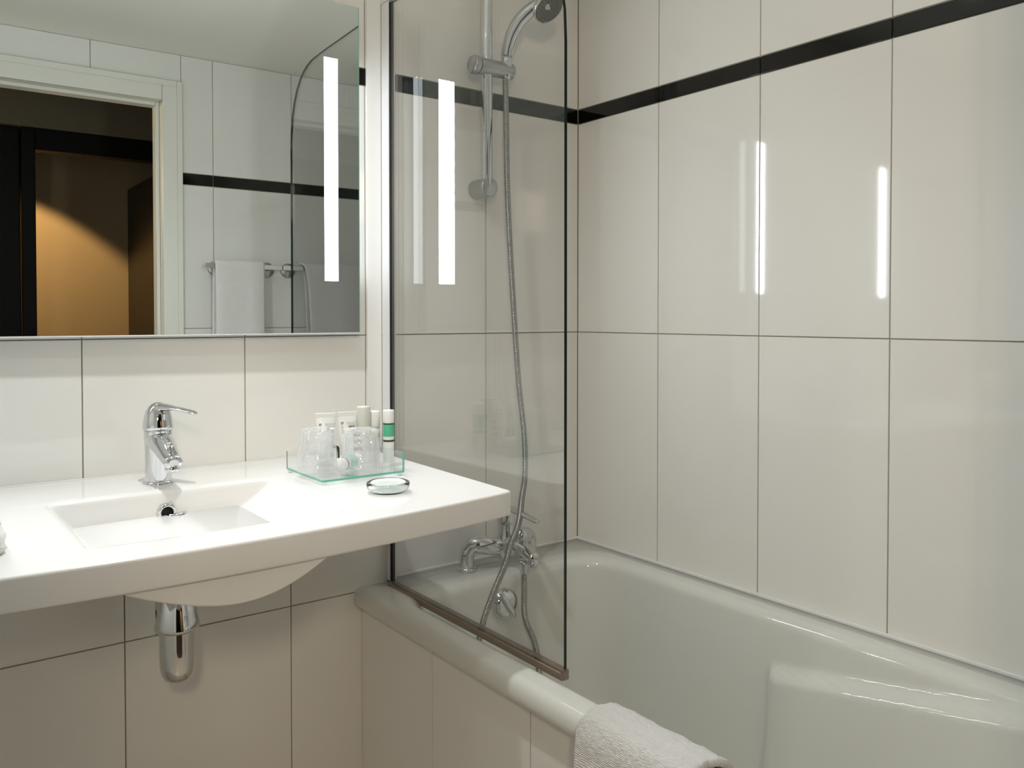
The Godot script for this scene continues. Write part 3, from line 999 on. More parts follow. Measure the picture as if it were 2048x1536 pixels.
# ------------------------------------------------------------------ bath mixer and shower set
func bath_mixer() -> void:
	var at := Vector3(-0.303, YRIM, 0.085)
	var o := thing("bath_mixer", "chrome bath mixer on two bent pillars at the back of the tub", "tap", at)
	var off := -at
	for s in [-1, 1]:
		var x: float = -0.303 + 0.0937 * s
		part("pillar_flange", MB.new().lathe([Vector2(0, 0), Vector2(0.0225, 0), Vector2(0.0235, 0.002), Vector2(0.0235, 0.005), Vector2(0.0215, 0.008), Vector2(0.018, 0.009), Vector2(0, 0.009)], 36, Transform3D(Basis(), Vector3(x, YRIM, 0.0567) + off)).build(), M.chrome, o)
		var p := [Vector3(x, YRIM + 0.006, 0.0567), Vector3(x, YRIM + 0.028, 0.0567), Vector3(x - 0.002 * s, YRIM + 0.044, 0.0580), Vector3(x - 0.012 * s, YRIM + 0.0565, 0.0625), Vector3(x - 0.030 * s, YRIM + 0.0585, 0.070), Vector3(x - 0.060 * s, YRIM + 0.052, 0.081), Vector3(-0.303, YRIM + 0.049, 0.087)]
		for i in p.size():
			p[i] += off
		var path := spline(p, 6)
		var rad := []
		for i in path.size():
			var t := float(i) / (path.size() - 1)
			rad.append(0.0178 + 0.0035 * smoothstep(0.45, 0.62, t) - 0.002 * smoothstep(0.8, 1.0, t))
		part("pillar", MB.new().tube(path, rad, 26).build(), M.chrome, o)
	# body: column with the cartridge, belly below
	var bx := Transform3D(Basis(), Vector3(0, 0, 0.002))
	part("body", MB.new().lathe([Vector2(0, 0.016), Vector2(0.010, 0.0165), Vector2(0.018, 0.021), Vector2(0.0235, 0.031), Vector2(0.0255, 0.045), Vector2(0.0245, 0.060), Vector2(0.0215, 0.074), Vector2(0.0195, 0.088), Vector2(0.0190, 0.102), Vector2(0.0190, 0.102), Vector2(0.0205, 0.104), Vector2(0.0205, 0.104), Vector2(0.0215, 0.118), Vector2(0.0205, 0.130), Vector2(0.0165, 0.141), Vector2(0.009, 0.1475), Vector2(0, 0.149)], 44, bx).build(), M.chrome, o)
	var lp := spline([Vector3(0, 0.142, 0.006), Vector3(0, 0.140, 0.035), Vector3(0, 0.1355, 0.075), Vector3(0, 0.1305, 0.112), Vector3(0, 0.1290, 0.124)], 6)
	var lr := []
	for i in lp.size():
		var t := float(i) / (lp.size() - 1)
		lr.append(lerpf(0.0125, 0.0072, t) * (1.0 if t < 0.93 else 0.75))
	part("lever", MB.new().tube(lp, lr, 20, true, 0.6).build(), M.chrome, o)
	var sp := spline([Vector3(0, 0.052, 0.0), Vector3(0, 0.060, 0.028), Vector3(0, 0.060, 0.052), Vector3(0, 0.053, 0.078), Vector3(0, 0.045, 0.101), Vector3(0, 0.041, 0.116)], 6)
	var sr := []
	for i in sp.size():
		var t := float(i) / (sp.size() - 1)
		sr.append(lerpf(0.0225, 0.0150, t) * (1.0 if t < 0.9 else lerpf(1.0, 0.6, (t - 0.9) / 0.1)))
	part("spout", MB.new().tube(sp, sr, 24, true, 0.85).build(), M.chrome, o)
	part("aerator", MB.new().lathe([Vector2(0, -0.010), Vector2(0.0118, -0.010), Vector2(0.0122, -0.008), Vector2(0.0122, 0.006), Vector2(0, 0.006)], 28, Transform3D(Basis(), Vector3(0, 0.0345, 0.105))).build(), M.chrome, o)
	part("diverter_knob", MB.new().lathe([Vector2(0, 0.0), Vector2(0.0115, 0.0), Vector2(0.0125, 0.004), Vector2(0.0150, 0.011), Vector2(0.0158, 0.018), Vector2(0.0145, 0.026), Vector2(0.0100, 0.0325), Vector2(0.004, 0.0350), Vector2(0, 0.0353)], 32, Transform3D(Basis(Vector3.RIGHT, 0.12), Vector3(0, 0.066, 0.060))).build(), M.chrome, o)
	part("hose_outlet", MB.new().lathe([Vector2(0, -0.006), Vector2(0.0098, -0.006), Vector2(0.0108, -0.004), Vector2(0.0108, 0.008), Vector2(0.0135, 0.011), Vector2(0.0135, 0.026), Vector2(0, 0.026)], 28, Transform3D(Basis(), Vector3(0.002, 0.004, 0.070))).build(), M.chrome, o)

func shower() -> void:
	# slide bar
	var sb := thing("slide_bar", "upright chrome shower rail on the back wall with a sliding holder", "shower rail", Vector3(-0.330, 1.4727, 0.0))
	var off := -sb.position
	var bz := 0.046
	part("bar", MB.new().tube(PackedVector3Array([Vector3(-0.330, 1.475, bz) + off, Vector3(-0.330, 2.085, bz) + off]), 0.0138, 28).build(), M.chrome, sb)
	for y in [1.4727, 2.075]:
		part("wall_bracket", MB.new().lathe([Vector2(0, 0.001), Vector2(0.0232, 0.001), Vector2(0.0232, 0.001), Vector2(0.0232, 0.056), Vector2(0.0224, 0.0585), Vector2(0.0205, 0.0595), Vector2(0, 0.0598)], 44, Transform3D(Basis(Vector3.RIGHT, PI / 2), Vector3(-0.330, y, 0.0) + off)).build(), M.satin, sb)
	# sliding holder: clamp knob at the left, socket at the right
	var ax := Transform3D(Basis(Vector3.BACK, -PI / 2), Vector3(-0.330, 1.757, 0.052) + off)
	part("holder", MB.new().lathe([Vector2(0, -0.026), Vector2(0.0185, -0.026), Vector2(0.0195, -0.024), Vector2(0.0195, 0.020), Vector2(0.0195, 0.020), Vector2(0.0188, 0.0208), Vector2(0.0195, 0.0216), Vector2(0.0195, 0.0216), Vector2(0.0192, 0.067), Vector2(0.0182, 0.069), Vector2(0, 0.0695)], 40, ax).build(), M.satin, sb)
	part("clamp_knob", MB.new().lathe([Vector2(0, -0.048), Vector2(0.0195, -0.0475), Vector2(0.0215, -0.045), Vector2(0.0218, -0.041), Vector2(0.0218, -0.0335), Vector2(0.0208, -0.031), Vector2(0.0185, -0.030), Vector2(0, -0.028)], 40, ax).build(), M.satin, sb)
	# hand shower
	var hp := Vector3(-0.2805, 1.757, 0.056)
	var hs := thing("hand_shower", "chrome hand shower with round dark spray face clipped in the slide bar holder", "shower head", hp)
	var hoff := -hp
	part("cone_nut", MB.new().lathe([Vector2(0, -0.030), Vector2(0.0085, -0.030), Vector2(0.0108, -0.022), Vector2(0.0130, 0.012), Vector2(0.0130, 0.032), Vector2(0, 0.032)], 28, Transform3D(Basis(), Vector3(0.001, 0.008, 0.002))).build(), M.chrome, hs)
	var ctrl := [Vector3(-0.2795, 1.792, 0.060), Vector3(-0.2785, 1.815, 0.066), Vector3(-0.2755, 1.843, 0.079), Vector3(-0.2690, 1.868, 0.098), Vector3(-0.2560, 1.888, 0.120), Vector3(-0.2400, 1.900, 0.138), Vector3(-0.2260, 1.905, 0.150)]
	for i in ctrl.size():
		ctrl[i] += hoff
	var path := spline(ctrl, 7)
	var rad := []
	for i in path.size():
		var t := float(i) / (path.size() - 1)
		rad.append(0.0150 + 0.0022 * sin(PI * minf(t * 1.1, 1.0)) + 0.004 * smoothstep(0.7, 1.0, t))
	part("handle", MB.new().tube(path, rad, 28).build(), M.chrome, hs)
	var nd := Vector3(0.10, -0.70, 0.62).normalized()
	var hx := along(Vector3(-0.2235, 1.8905, 0.150) + hoff, -nd)
	part("head", MB.new().lathe([Vector2(0.0, 0.0), Vector2(0.0385, 0.0), Vector2(0.0405, 0.0015), Vector2(0.0408, 0.005), Vector2(0.0385, 0.0115), Vector2(0.032, 0.0185), Vector2(0.021, 0.0245), Vector2(0.010, 0.0270), Vector2(0.0, 0.0275)], 48, hx).build(), M.chrome, hs)
	var sf := part("spray_face", MB.new().lathe([Vector2(0, -0.0025), Vector2(0.030, -0.0022), Vector2(0.0365, -0.001), Vector2(0.0375, 0.0005), Vector2(0, 0.0005)], 48, hx).build(), mat(Color(0.17, 0.175, 0.165), 0.45), hs, "dark grey spray face")
	var noz := MB.new()
	for ring in [[0.0, 1], [0.007, 6], [0.014, 12], [0.021, 16], [0.028, 22], [0.0335, 26]]:
		for k in ring[1]:
			var a: float = TAU * k / ring[1] + ring[0] * 40.0
			noz.lathe([Vector2(0, -0.0042), Vector2(0.0009, -0.0040), Vector2(0.0012, -0.002)], 8, Transform3D(hx.basis, hx * Vector3(ring[0] * cos(a), 0, ring[0] * sin(a))))
	var nz := part("nozzles", noz.build(), mat(Color(0.42, 0.43, 0.41), 0.5), sf)
	nz.set_meta("kind", "stuff")
	# hose
	var pts := [Vector3(-0.2840, 1.738, 0.058), Vector3(-0.2835, 1.68, 0.060), Vector3(-0.2795, 1.446, 0.062), Vector3(-0.2645, 1.20, 0.064), Vector3(-0.2500, 1.01, 0.066), Vector3(-0.2420, 0.88, 0.078), Vector3(-0.2500, 0.785, 0.092), Vector3(-0.2790, 0.735, 0.118), Vector3(-0.3250, 0.690, 0.165), Vector3(-0.3640, 0.650, 0.186), Vector3(-0.3899, 0.6131, 0.2), Vector3(-0.4241, 0.5529, 0.2), Vector3(-0.4509, 0.4925, 0.2), Vector3(-0.468, 0.42, 0.205), Vector3(-0.462, 0.33, 0.23), Vector3(-0.425, 0.27, 0.26), Vector3(-0.365, 0.262, 0.265), Vector3(-0.315, 0.30, 0.235), Vector3(-0.2985, 0.365, 0.205), Vector3(-0.3045, 0.42, 0.197), Vector3(-0.3200, 0.475, 0.183), Vector3(-0.3050, 0.535, 0.160), Vector3(-0.3010, 0.567, 0.155)]
	var hpth := spline(pts, 12)
	var c3 := Curve3D.new()
	for p in hpth:
		c3.add_point(p)
	var total := c3.get_baked_length()
	var fine := PackedVector3Array()
	var hr := []
	var nring := int(total / 0.0038)
	var org := Vector3(-0.284, 1.738, 0.058)
	for i in nring * 4:
		var d := total * i / (nring * 4.0)
		fine.append(c3.sample_baked(d, true) - org)
		hr.append([0.0062, 0.0072, 0.0074, 0.0066][i % 4])
	var ho := thing("shower_hose", "long ribbed grey metal hose looping from the hand shower into the bath", "hose", org)
	part("hose", MB.new().tube(fine, hr, 14).build(), mat(Color(0.62, 0.62, 0.61), 0.25, 1.0), ho)

# ------------------------------------------------------------------ things on the basin top
func text(parent: Node3D, s: String, size: float, at: Vector3, m: Material, bs := Basis(), bold := false) -> MeshInstance3D:
	var tm := TextMesh.new()
	var f := SystemFont.new()
	f.font_names = PackedStringArray(["Droid Sans"])
	if bold:
		f.font_weight = 700
	tm.font = f
	tm.text = s
	tm.font_size = 32
	tm.pixel_size = size / 32.0
	tm.depth = 0.0002
	tm.curve_step = 2.0
	tm.horizontal_alignment = HORIZONTAL_ALIGNMENT_LEFT
	var o := part("lettering", tm, m, parent)
	o.transform = Transform3D(bs, at)
	return o

func cosmetic_tube(at: Vector3, turn: float, label: String, kind: int) -> void:
	var o := thing("toiletry_tube", label, "tube", at, "")
	o.rotation.y = turn
	o.rotation.x = 0.0
	var H := 0.102
	var rows := []
	# round shoulder below, pressed flat above
	for e in [[0.010, 0.0], [0.016, 0.0], [0.0165, 0.002], [0.0165, 0.004]]:
		pass
	for i in 26:
		var t := i / 25.0
		var y := lerpf(0.018, H - 0.008, t)
		var a := lerpf(0.0150, 0.0190, pow(t, 1.6))
		var b := lerpf(0.0150, 0.0012, pow(t, 1.25))
		var row := PackedVector3Array()
		for j in 40:
			var q := TAU * j / 40
			row.append(Vector3(a * cos(q), y, b * sin(q)))
		if i == 0:
			var s := PackedVector3Array()
			for j in 40:
				s.append(Vector3(0, y, 0))
			rows.append(s)
			rows.append(row)
		rows.append(row)
	part("tube_body", MB.new().grid(rows, true, 0).build(), M.white_plastic, o)
	part("crimp", MB.new().cbox(Vector3(0, H - 0.0045, 0), Vector3(0.0388, 0.009, 0.0022), 0.0008).build(), M.white_plastic, o)
	part("screw_cap", MB.new().lathe([Vector2(0, 0), Vector2(0.0142, 0), Vector2(0.015, 0.001), Vector2(0.0152, 0.0175), Vector2(0, 0.018)], 36).build(), M.white_plastic, o)
	# print on the leaning front face
	var lean := Basis(Vector3.RIGHT, -0.155)
	var olive := mat(Color(0.27, 0.28, 0.10), 0.5)
	var dark := mat(Color(0.16, 0.17, 0.07), 0.5)
	var grey := mat(Color(0.74, 0.73, 0.72), 0.5)
	var front := func(x: float, y: float) -> Vector3:
		var t := (y - 0.018) / (H - 0.026)
		var a := lerpf(0.0150, 0.0190, pow(t, 1.6))
		var b := lerpf(0.0150, 0.0012, pow(t, 1.25))
		return Vector3(x, y, b * sqrt(maxf(1.0 - pow(x / a, 2.0), 0.0)) + 0.0009)
	var g := olive if kind == 0 else mat(Color(0.33, 0.34, 0.2), 0.5)
	text(o, "me", 0.0086, front.call(-0.0135, 0.0805), g, lean, true)
	text(o, "rcure", 0.0086, front.call(-0.0020, 0.0805), grey, lean)
	text(o, "and", 0.0086, front.call(-0.0125, 0.0735), grey, lean)
	text(o, "me", 0.0086, front.call(0.0005, 0.0735), g, lean, true)
	if kind == 0:
		text(o, "bath shower gel", 0.0040, front.call(-0.0130, 0.0675), dark, lean)
		text(o, "m", 0.044, front.call(-0.0135, 0.030), dark, Basis(Vector3.RIGHT, -0.14) * Basis(Vector3.BACK, 0.0), true)
	else:
		text(o, "conditioning", 0.0042, front.call(-0.0115, 0.0675), mat(Color(0.55, 0.54, 0.33), 0.5), lean)
		text(o, "shampoo", 0.0042, front.call(-0.0115, 0.0628), mat(Color(0.55, 0.54, 0.33), 0.5), lean)
		text(o, "m", 0.044, front.call(0.013, 0.022) * Vector3(1, 1, 1) + Vector3(0, 0, 0.003), mat(Color(0.42, 0.47, 0.15), 0.5), Basis(Vector3.RIGHT, -0.12) * Basis(Vector3.BACK, PI / 2), true)

func tumbler(at: Vector3, label: String, sd: int) -> void:
	var o := thing("tumbler", label, "glass", at, "")
	# upside-down tumbler: thick foot uppermost
	part("glass_body", MB.new().lathe([Vector2(0.0325, 0.0006), Vector2(0.0258, 0.0725), Vector2(0.0235, 0.0745), Vector2(0.0, 0.0745), Vector2(0, 0.066), Vector2(0.022, 0.064), Vector2(0.0305, 0.0006)], 40).build(), M.tumbler, o)
	var f := FastNoiseLite.new()
	f.seed = sd
	f.frequency = 60.0
	f.fractal_octaves = 3
	var rows := []
	var N := 34
	for i in N:
		var t := i / float(N - 1)
		var y := lerpf(0.0012, 0.0790, minf(t * 1.18, 1.0))
		var base := lerpf(0.0362, 0.0290, minf(t * 1.18, 1.0))
		if t > 0.847:
			base *= 1.0 - pow((t - 0.847) / 0.153, 2.0)
			y += 0.003 * (t - 0.847) / 0.153
		var row := PackedVector3Array()
		for j in 72:
			var a := TAU * j / 72
			var p := Vector3(cos(a), 0, sin(a))
			var nz := f.get_noise_3d(p.x * 0.034, y * 0.8, p.z * 0.034)
			var rdg := 1.0 - absf(f.get_noise_3d(p.x * 0.05 + 3.0, y * 1.3, p.z * 0.05)) * 2.0
			var r := base + 0.0034 * nz + 0.0022 * rdg
			row.append(Vector3(p.x * r, y + 0.0015 * nz, p.z * r))
		rows.append(row)
	# creases stay sharp: facets are not smoothed
	var mb := MB.new()
	for i in N - 1:
		for j in 72:
			var q := [rows[i][j], rows[i][(j + 1) % 72], rows[i + 1][(j + 1) % 72], rows[i + 1][j]]
			for tr in ([[0, 1, 2], [0, 2, 3]] if (i + j) % 2 else [[0, 1, 3], [1, 2, 3]]):
				var a: Vector3 = q[tr[0]]
				var b: Vector3 = q[tr[1]]
				var c: Vector3 = q[tr[2]]
				var fn := (c - a).cross(b - a)
				if fn.length() < 1e-13:
					continue
				fn = fn.normalized()
				var out := (a + b + c) / 3.0
				out.y = 0.2 * (out.y - 0.03)
				var k := mb.v.size()
				if fn.dot(out) < 0.0:
					fn = -fn
					mb.v.append_array([a, c, b])
				else:
					mb.v.append_array([a, b, c])
				for z in 3:
					mb.n.append(fn)
					mb.uv.append(Vector2.ZERO)
					mb.ix.append(k + z)
	part("plastic_film", mb.build(), M.film, o, "crinkled clear plastic wrapping")

func bottle(called: String, at: Vector3, r: float, h: float, cap_h: float, label: String, body_mat: Material, cap_mat: Material, cap_r: float) -> Node3D:
	var o := thing(called, label, "bottle", at)
	var hb := h - cap_h
	part("bottle_body", MB.new().lathe([Vector2(0, 0), Vector2(r * 0.92, 0), Vector2(r, 0.0012), Vector2(r, hb - 0.004), Vector2(r * 0.93, hb - 0.001), Vector2(r * 0.7, hb), Vector2(0, hb)], 40).build(), body_mat, o)
	part("cap", MB.new().lathe([Vector2(0, hb - 0.0005), Vector2(cap_r * 0.98, hb - 0.0005), Vector2(cap_r, hb + 0.0005), Vector2(cap_r, h - 0.0025), Vector2(cap_r * 0.94, h - 0.0004), Vector2(0, h)], 40).build(), cap_mat, o)
	return o

func band(parent: Node3D, called: String, r: float, y0: float, y1: float, m: Material) -> void:
	part(called, MB.new().lathe([Vector2(r, y0), Vector2(r + 0.0003, y0), Vector2(r + 0.0003, y0), Vector2(r + 0.0003, y1), Vector2(r + 0.0003, y1), Vector2(r, y1)], 40).build(), m, parent)

func tray_things() -> void:
	# glass tray with a back and a right-hand pane
	var tp := Vector3(-0.793, YC, 0.236)
	var tr := thing("glass_tray", "small clear glass tray with mint green edges holding the toiletries", "tray", tp)
	var hx := 0.082
	var hz := 0.081
	var b0 := 0.0055
	var b1 := 0.0095
	part("base_plate", MB.new().box(Vector3(-hx, b0, -hz), Vector3(hx, b1, hz), 0.0004).build(), M.tray, tr)
	part("back_pane", MB.new().box(Vector3(-hx, b1, -hz), Vector3(hx, 0.041, -hz + 0.004), 0.0004).build(), M.tray, tr)
	part("side_pane", MB.new().box(Vector3(hx - 0.004, b1, -hz + 0.004), Vector3(hx, 0.044, hz), 0.0004).build(), M.tray, tr)
	var ed := MB.new()
	ed.box(Vector3(-hx, b0, hz - 0.0002), Vector3(hx, b1, hz + 0.0006), 0.0002)
	ed.box(Vector3(-hx - 0.0006, b0, -hz), Vector3(-hx + 0.0002, b1, hz), 0.0002)
	ed.box(Vector3(hx - 0.0038, b1, hz - 0.0002), Vector3(hx, 0.044, hz + 0.0006), 0.0002)
	part("glass_edge", ed.build(), M.mint_edge, tr, "mint green cut edge")
	part("glass_edge", MB.new().box(Vector3(-hx - 0.0005, b1, -hz), Vector3(-hx, 0.041, -hz + 0.004), 0.0001).build(), mat(Color(0.45, 0.5, 0.49), 0.2), tr, "grey upright end of the back pane")
	for c in [[-1, -1], [1, -1], [1, 1], [-1, 1]]:
		part("foot", MB.new().lathe([Vector2(0, 0), Vector2(0.005, 0), Vector2(0.005, 0.0055), Vector2(0, 0.0055)], 16, Transform3D(Basis(), Vector3((hx - 0.006) * c[0], 0, (hz - 0.006) * c[1]))).build(), M.tray, tr)
	var ty := YC + b1 + 0.0002
	cosmetic_tube(Vector3(-0.8095, ty, 0.187), -0.30, "white toiletry tube with dark olive m, left of the two tubes", 0)
	cosmetic_tube(Vector3(-0.7655, ty, 0.190), -0.26, "white toiletry tube with large light green m, right of the two tubes", 1)
	tumbler(Vector3(-0.8465, ty, 0.2335), "upturned tumbler in crinkled film at the left end of the glass tray", 5)
	tumbler(Vector3(-0.7835, ty, 0.2825), "upturned tumbler in crinkled film on the right, before the bottles", 9)
	var wide := mat(Color(0.83, 0.83, 0.79), 0.35)
	bottle("shampoo_bottle", Vector3(-0.7340, ty, 0.1975), 0.0128, 0.1115, 0.0445, "little bottle with a broad cream cap, just right of the tubes", M.clear_bottle, wide, 0.0133)
	var b4 := bottle("lotion_bottle", Vector3(-0.7105, ty, 0.198), 0.0108, 0.101, 0.030, "small clear bottle with white cap, half hidden between the other bottles", M.clear_bottle, mat(Color(0.92, 0.92, 0.9), 0.3), 0.0112)
	part("label_print", MB.new().lathe([Vector2(0.0110, 0.048), Vector2(0.0111, 0.048), Vector2(0.0111, 0.066), Vector2(0.0110, 0.066)], 32).build(), mat(Color(0.9, 0.88, 0.84), 0.4), b4)
	var b5 := bottle("gel_bottle", Vector3(-0.6930, ty, 0.224), 0.0108, 0.104, 0.0255, "slim white bottle with mint green label at the tray's right end", M.white_plastic, mat(Color(0.93, 0.93, 0.92), 0.3), 0.0110)
	band(b5, "dark_ring", 0.0108, 0.0755, 0.0780, mat(Color(0.2, 0.22, 0.17), 0.4))
	band(b5, "mint_label", 0.0108, 0.0520, 0.0755, mat(Color(0.35, 0.72, 0.58), 0.4))
	band(b5, "olive_ring", 0.0108, 0.0415, 0.0455, mat(Color(0.24, 0.25, 0.12), 0.4))
	# bottle lying down behind the right tumbler
	var lb := bottle("lying_bottle", Vector3(-0.8165, ty + 0.0128, 0.262), 0.0125, 0.07, 0.018, "small bottle with purple ring and mint label lying between the tumblers", M.white_plastic, mat(Color(0.93, 0.93, 0.92), 0.3), 0.0122)
	lb.rotation = Vector3(0, 0.62, -PI / 2)
	band(lb, "purple_ring", 0.0125, 0.0100, 0.0150, mat(Color(0.36, 0.03, 0.17), 0.4))
	band(lb, "mint_label", 0.0125, 0.0215, 0.0500, mat(Color(0.40, 0.76, 0.64), 0.4))
	# glass dish
	var ad := thing("glass_dish", "low round clear glass dish in front of the tray", "dish", Vector3(-0.809, YC + 0.0003, 0.4345))
	part("dish", MB.new().lathe([Vector2(0, 0.0), Vector2(0.026, 0.0), Vector2(0.031, 0.002), Vector2(0.035, 0.008), Vector2(0.0366, 0.014), Vector2(0.0360, 0.0172), Vector2(0.0335, 0.0185), Vector2(0.0305, 0.0172), Vector2(0.0285, 0.0125), Vector2(0.0265, 0.0075), Vector2(0.022, 0.0052), Vector2(0, 0.0048)], 64).build(), M.solid_glass, ad)

# ------------------------------------------------------------------ towels
# thick cloth: centre line rows (j along width) -> closed skin
func cloth(path: PackedVector2Array, nrm: PackedVector2Array, thick: Callable, z0: float, z1: float, nz: int, wob: Callable) -> ArrayMesh:
	var rows := []
	var P := path.size()
	for i in nz:
		var s := i / float(nz - 1)
		var row := PackedVector3Array()
		for side in 2:
			for k in P:
				var kk := k if side == 0 else P - 1 - k
				var t: float = thick.call(kk / float(P - 1), s)
				var d: Vector3 = wob.call(kk / float(P - 1), s)
				var e := 1.0
				var edge := minf(minf(s, 1.0 - s) * (z1 - z0), 0.004) / 0.004
				e = sqrt(1.0 - pow(1.0 - edge, 2.0)) * 0.92 + 0.08
				var q := path[kk] + nrm[kk] * t * (0.5 if side == 0 else -0.5) * e
				row.append(Vector3(q.x, q.y, lerpf(z0, z1, s)) + d)
		if i == 0:
			var c := PackedVector3Array()
			for k in P * 2:
				var m := path[k if k < P else P * 2 - 1 - k]
				c.append(Vector3(m.x, m.y, z0) + wob.call((k if k < P else P * 2 - 1 - k) / float(P - 1), 0.0))
			rows.append(c)
		rows.append(row)
		if i == nz - 1:
			var c := PackedVector3Array()
			for k in P * 2:
				var m := path[k if k < P else P * 2 - 1 - k]
				c.append(Vector3(m.x, m.y, z1) + wob.call((k if k < P else P * 2 - 1 - k) / float(P - 1), 1.0))
			rows.append(c)
	return MB.new().grid(rows, true, 0).build()

func normals2(path: PackedVector2Array) -> PackedVector2Array:
	var out := PackedVector2Array()
	for i in path.size():
		var t := (path[mini(i + 1, path.size() - 1)] - path[maxi(i - 1, 0)]).normalized()
		out.append(Vector2(-t.y, t.x))
	return out

func spline2(ctrl: Array, per: int) -> PackedVector2Array:
	var c := []
	for p in ctrl:
		c.append(Vector3(p.x, p.y, 0))
	var out := PackedVector2Array()
	for p in spline(c, per):
		out.append(Vector2(p.x, p.y))
	return out

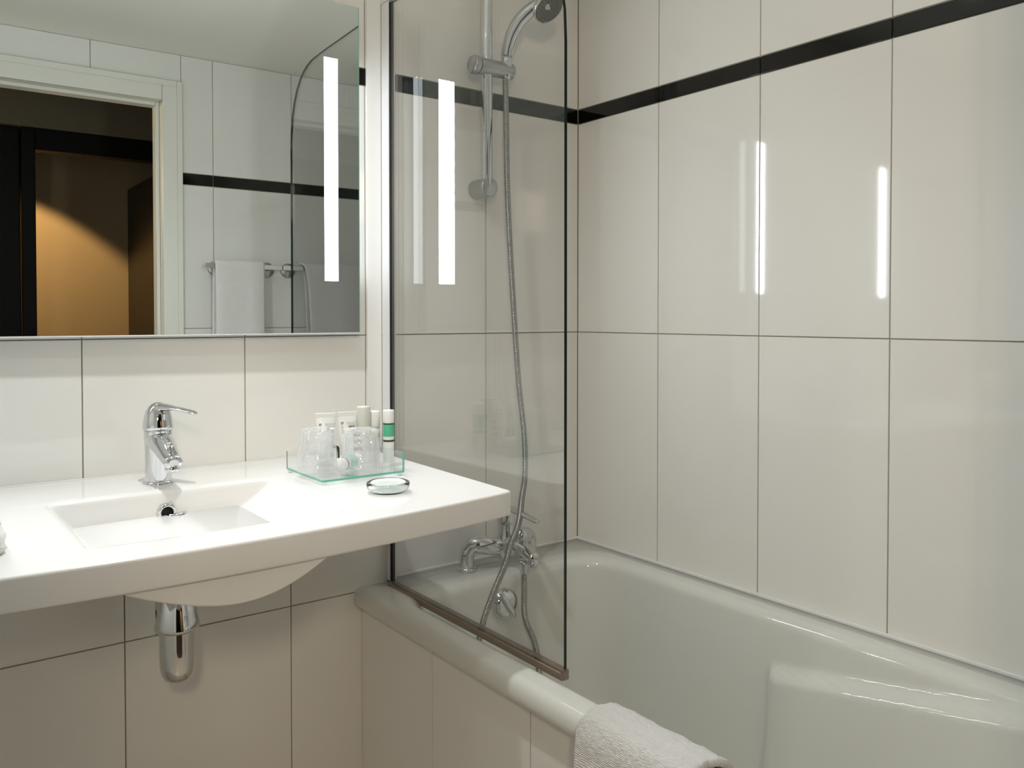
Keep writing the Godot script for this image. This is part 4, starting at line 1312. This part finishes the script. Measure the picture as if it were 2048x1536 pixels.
func towels() -> void:
	var fn := FastNoiseLite.new()
	fn.seed = 21
	fn.frequency = 9.0
	# towel over the bath rim
	var at := Vector3(-0.645, YRIM, 0.88)
	var path := spline2([Vector2(-0.684, 0.36), Vector2(-0.684, 0.45), Vector2(-0.6835, 0.52), Vector2(-0.6815, 0.555), Vector2(-0.672, 0.574), Vector2(-0.655, 0.5805), Vector2(-0.635, 0.581), Vector2(-0.615, 0.578), Vector2(-0.602, 0.568), Vector2(-0.594, 0.550), Vector2(-0.588, 0.52)], 14)
	for i in path.size():
		path[i] -= Vector2(at.x, at.y)
	var nr := normals2(path)
	var fl := FastNoiseLite.new()
	fl.seed = 4
	fl.frequency = 220.0
	var thick := func(u: float, s: float) -> float: return 0.0105 + 0.002 * fn.get_noise_2d(u * 2.0, s * 2.0)
	var wob := func(u: float, s: float) -> Vector3:
		var n := fn.get_noise_3d(u * 0.6, s * 0.5, 1.0)
		return Vector3(0.001 * n, 0.0035 * fn.get_noise_2d(s * 0.35, 4.0) * smoothstep(0.3, 0.6, u) + 0.0006 * fl.get_noise_2d(u * 0.5, s * 0.25), 0.006 * fn.get_noise_2d(u * 0.3 + 7.0, 2.0) + (0.012 * smoothstep(0.55, 1.0, u) * s))
	var rt := thing("bath_towel", "thick white ribbed bath mat towel draped over the bath rim", "towel", at)
	part("cloth", cloth(path, nr, thick, -0.105, 0.103, 110, wob), M.ribbed, rt)
	# folded towel at the left end of the basin top
	var ft := thing("folded_towel", "folded white towel at the far left of the basin top", "towel", Vector3(-1.49, YC, 0.42))
	for k in 4:
		var rows := []
		var y0 := 0.0005 + k * 0.0262
		var rx := 0.122 - 0.006 * k
		for i in 13:
			var a := PI * i / 12.0 - PI / 2
			var row := PackedVector3Array()
			for j in 64:
				var b := TAU * j / 64
				var cb := signf(cos(b)) * pow(absf(cos(b)), 0.35)
				var s := signf(sin(b)) * pow(absf(sin(b)), 0.35)
				var pr := pow(maxf(cos(a), 0.0), 0.35)
				var w := 0.004 * fn.get_noise_3d(cb * 0.3, s * 0.3, k * 2.0 + a * 0.1)
				row.append(Vector3(cb * (rx - 0.012 + 0.012 * pr + w) * (pr if i == 0 or i == 12 else 1.0), y0 + 0.0135 * (1.0 + sin(a)), s * (0.066 + 0.012 * pr + w) * (pr if i == 0 or i == 12 else 1.0)))
			rows.append(row)
		part("fold", MB.new().grid(rows, true, 0).build(), M.terry, ft)
	# rails on the door wall with towels (seen in the mirror)
	var rails := [[-0.5565, -0.262, [-0.3022, -0.50], "left"], [-0.258, 0.12, [-0.2168, 0.06], "right"]]
	for r in rails:
		var side: String = r[3]
		var rl := thing("towel_rail", "short chrome towel rail on round wall plates, nearest the doorway in the mirror" if side == "left" else "short chrome towel rail beside the bath, seen through the screen in the mirror", "towel rail", Vector3((r[0] + r[1]) / 2, 1.347, ZF))
		var ro := -rl.position
		part("rail", MB.new().cbox(Vector3((r[0] + r[1]) / 2, 1.3545, 1.560) + ro, Vector3(r[1] - r[0], 0.019, 0.012), 0.002).build(), M.chrome, rl)
		for x in r[2]:
			part("wall_plate", MB.new().lathe([Vector2(0, 0.0), Vector2(0.029, 0.0), Vector2(0.029, 0.006), Vector2(0.027, 0.008), Vector2(0, 0.008)], 36, Transform3D(Basis(Vector3.RIGHT, -PI / 2), Vector3(x, 1.347, ZF) + ro)).build(), M.satin, rl)
			part("post", MB.new().tube(PackedVector3Array([Vector3(x, 1.350, ZF - 0.004) + ro, Vector3(x, 1.352, 1.563) + ro]), 0.008, 18).build(), M.satin, rl)
	for r in [[-0.522, -0.334, 0.0, "left"], [-0.196, 0.075, 1.0, "right"]]:
		var tat := Vector3((r[0] + r[1]) / 2, 1.36, 1.56)
		var pth := spline2([Vector2(-0.030, -0.62), Vector2(-0.026, -0.3), Vector2(-0.018, -0.08), Vector2(-0.0145, -0.004), Vector2(-0.008, 0.010), Vector2(0.0, 0.013), Vector2(0.009, 0.010), Vector2(0.0145, -0.006), Vector2(0.018, -0.08), Vector2(0.022, -0.3), Vector2(0.024, -0.5)], 8)
		var nr2 := normals2(pth)
		var lean: float = r[2]
		var th := func(_u: float, _s: float) -> float: return 0.007
		var wb := func(u: float, s: float) -> Vector3:
			var low := clampf(absf(u - 0.5) * 2.0, 0.0, 1.0)
			return Vector3(0.010 * low * sin(s * 9.0 + lean * 2.0) * (1.0 if u < 0.5 else 0.3) - 0.006 * low * (1.0 if u < 0.5 else 0.0), 0.0, (0.055 * low * lean * (1.0 - s)) + 0.006 * low * sin(s * 5.0))
		var ht := thing("hand_towel", "white towel hanging on the rail nearest the doorway, in the mirror" if r[3] == "left" else "white towel hanging behind the glass screen, in the mirror", "towel", tat)
		var cl := part("cloth", cloth(pth, nr2, th, -(r[1] - r[0]) / 2, (r[1] - r[0]) / 2, 40, wb), M.terry, ht)
		cl.rotation.y = PI / 2
		cl.position.y = 0.0

# ------------------------------------------------------------------ ceiling spots
func downlights() -> void:
	var spots := [[Vector3(-1.11, CEIL, 0.50), LAMP_SPOT, "recessed round ceiling spot over the basin, reflected in the shower tiles"], [Vector3(-1.11, CEIL, 0.92), LAMP_SPOT_B, "recessed round ceiling spot nearer the doorway, above the picture"]]
	for s in spots:
		var o := thing("ceiling_light", s[2], "light", s[0])
		part("rim", MB.new().lathe([Vector2(0.0, 0.0), Vector2(0.042, 0.0), Vector2(0.043, -0.002), Vector2(0.040, -0.005), Vector2(0.032, -0.005), Vector2(0.031, -0.001), Vector2(0.0, -0.001)], 40).build(), M.alu, o)
		part("lamp_lens", MB.new().lathe([Vector2(0, -0.0015), Vector2(0.0305, -0.0015), Vector2(0.0305, -0.003), Vector2(0, -0.0035)], 36).build(), M.lamp, o)
		var l := SpotLight3D.new()
		l.name = "spot_beam"
		l.light_color = Color(0.98, 0.99, 0.99)
		l.light_energy = s[1]
		l.spot_angle = 70.0
		l.spot_angle_attenuation = 0.9
		l.spot_range = 6.0
		l.spot_attenuation = 2.0
		l.light_size = 0.028
		l.shadow_enabled = true
		o.add_child(l, true)
		l.position = Vector3(0, -0.012, 0)
		l.rotation.x = -PI / 2
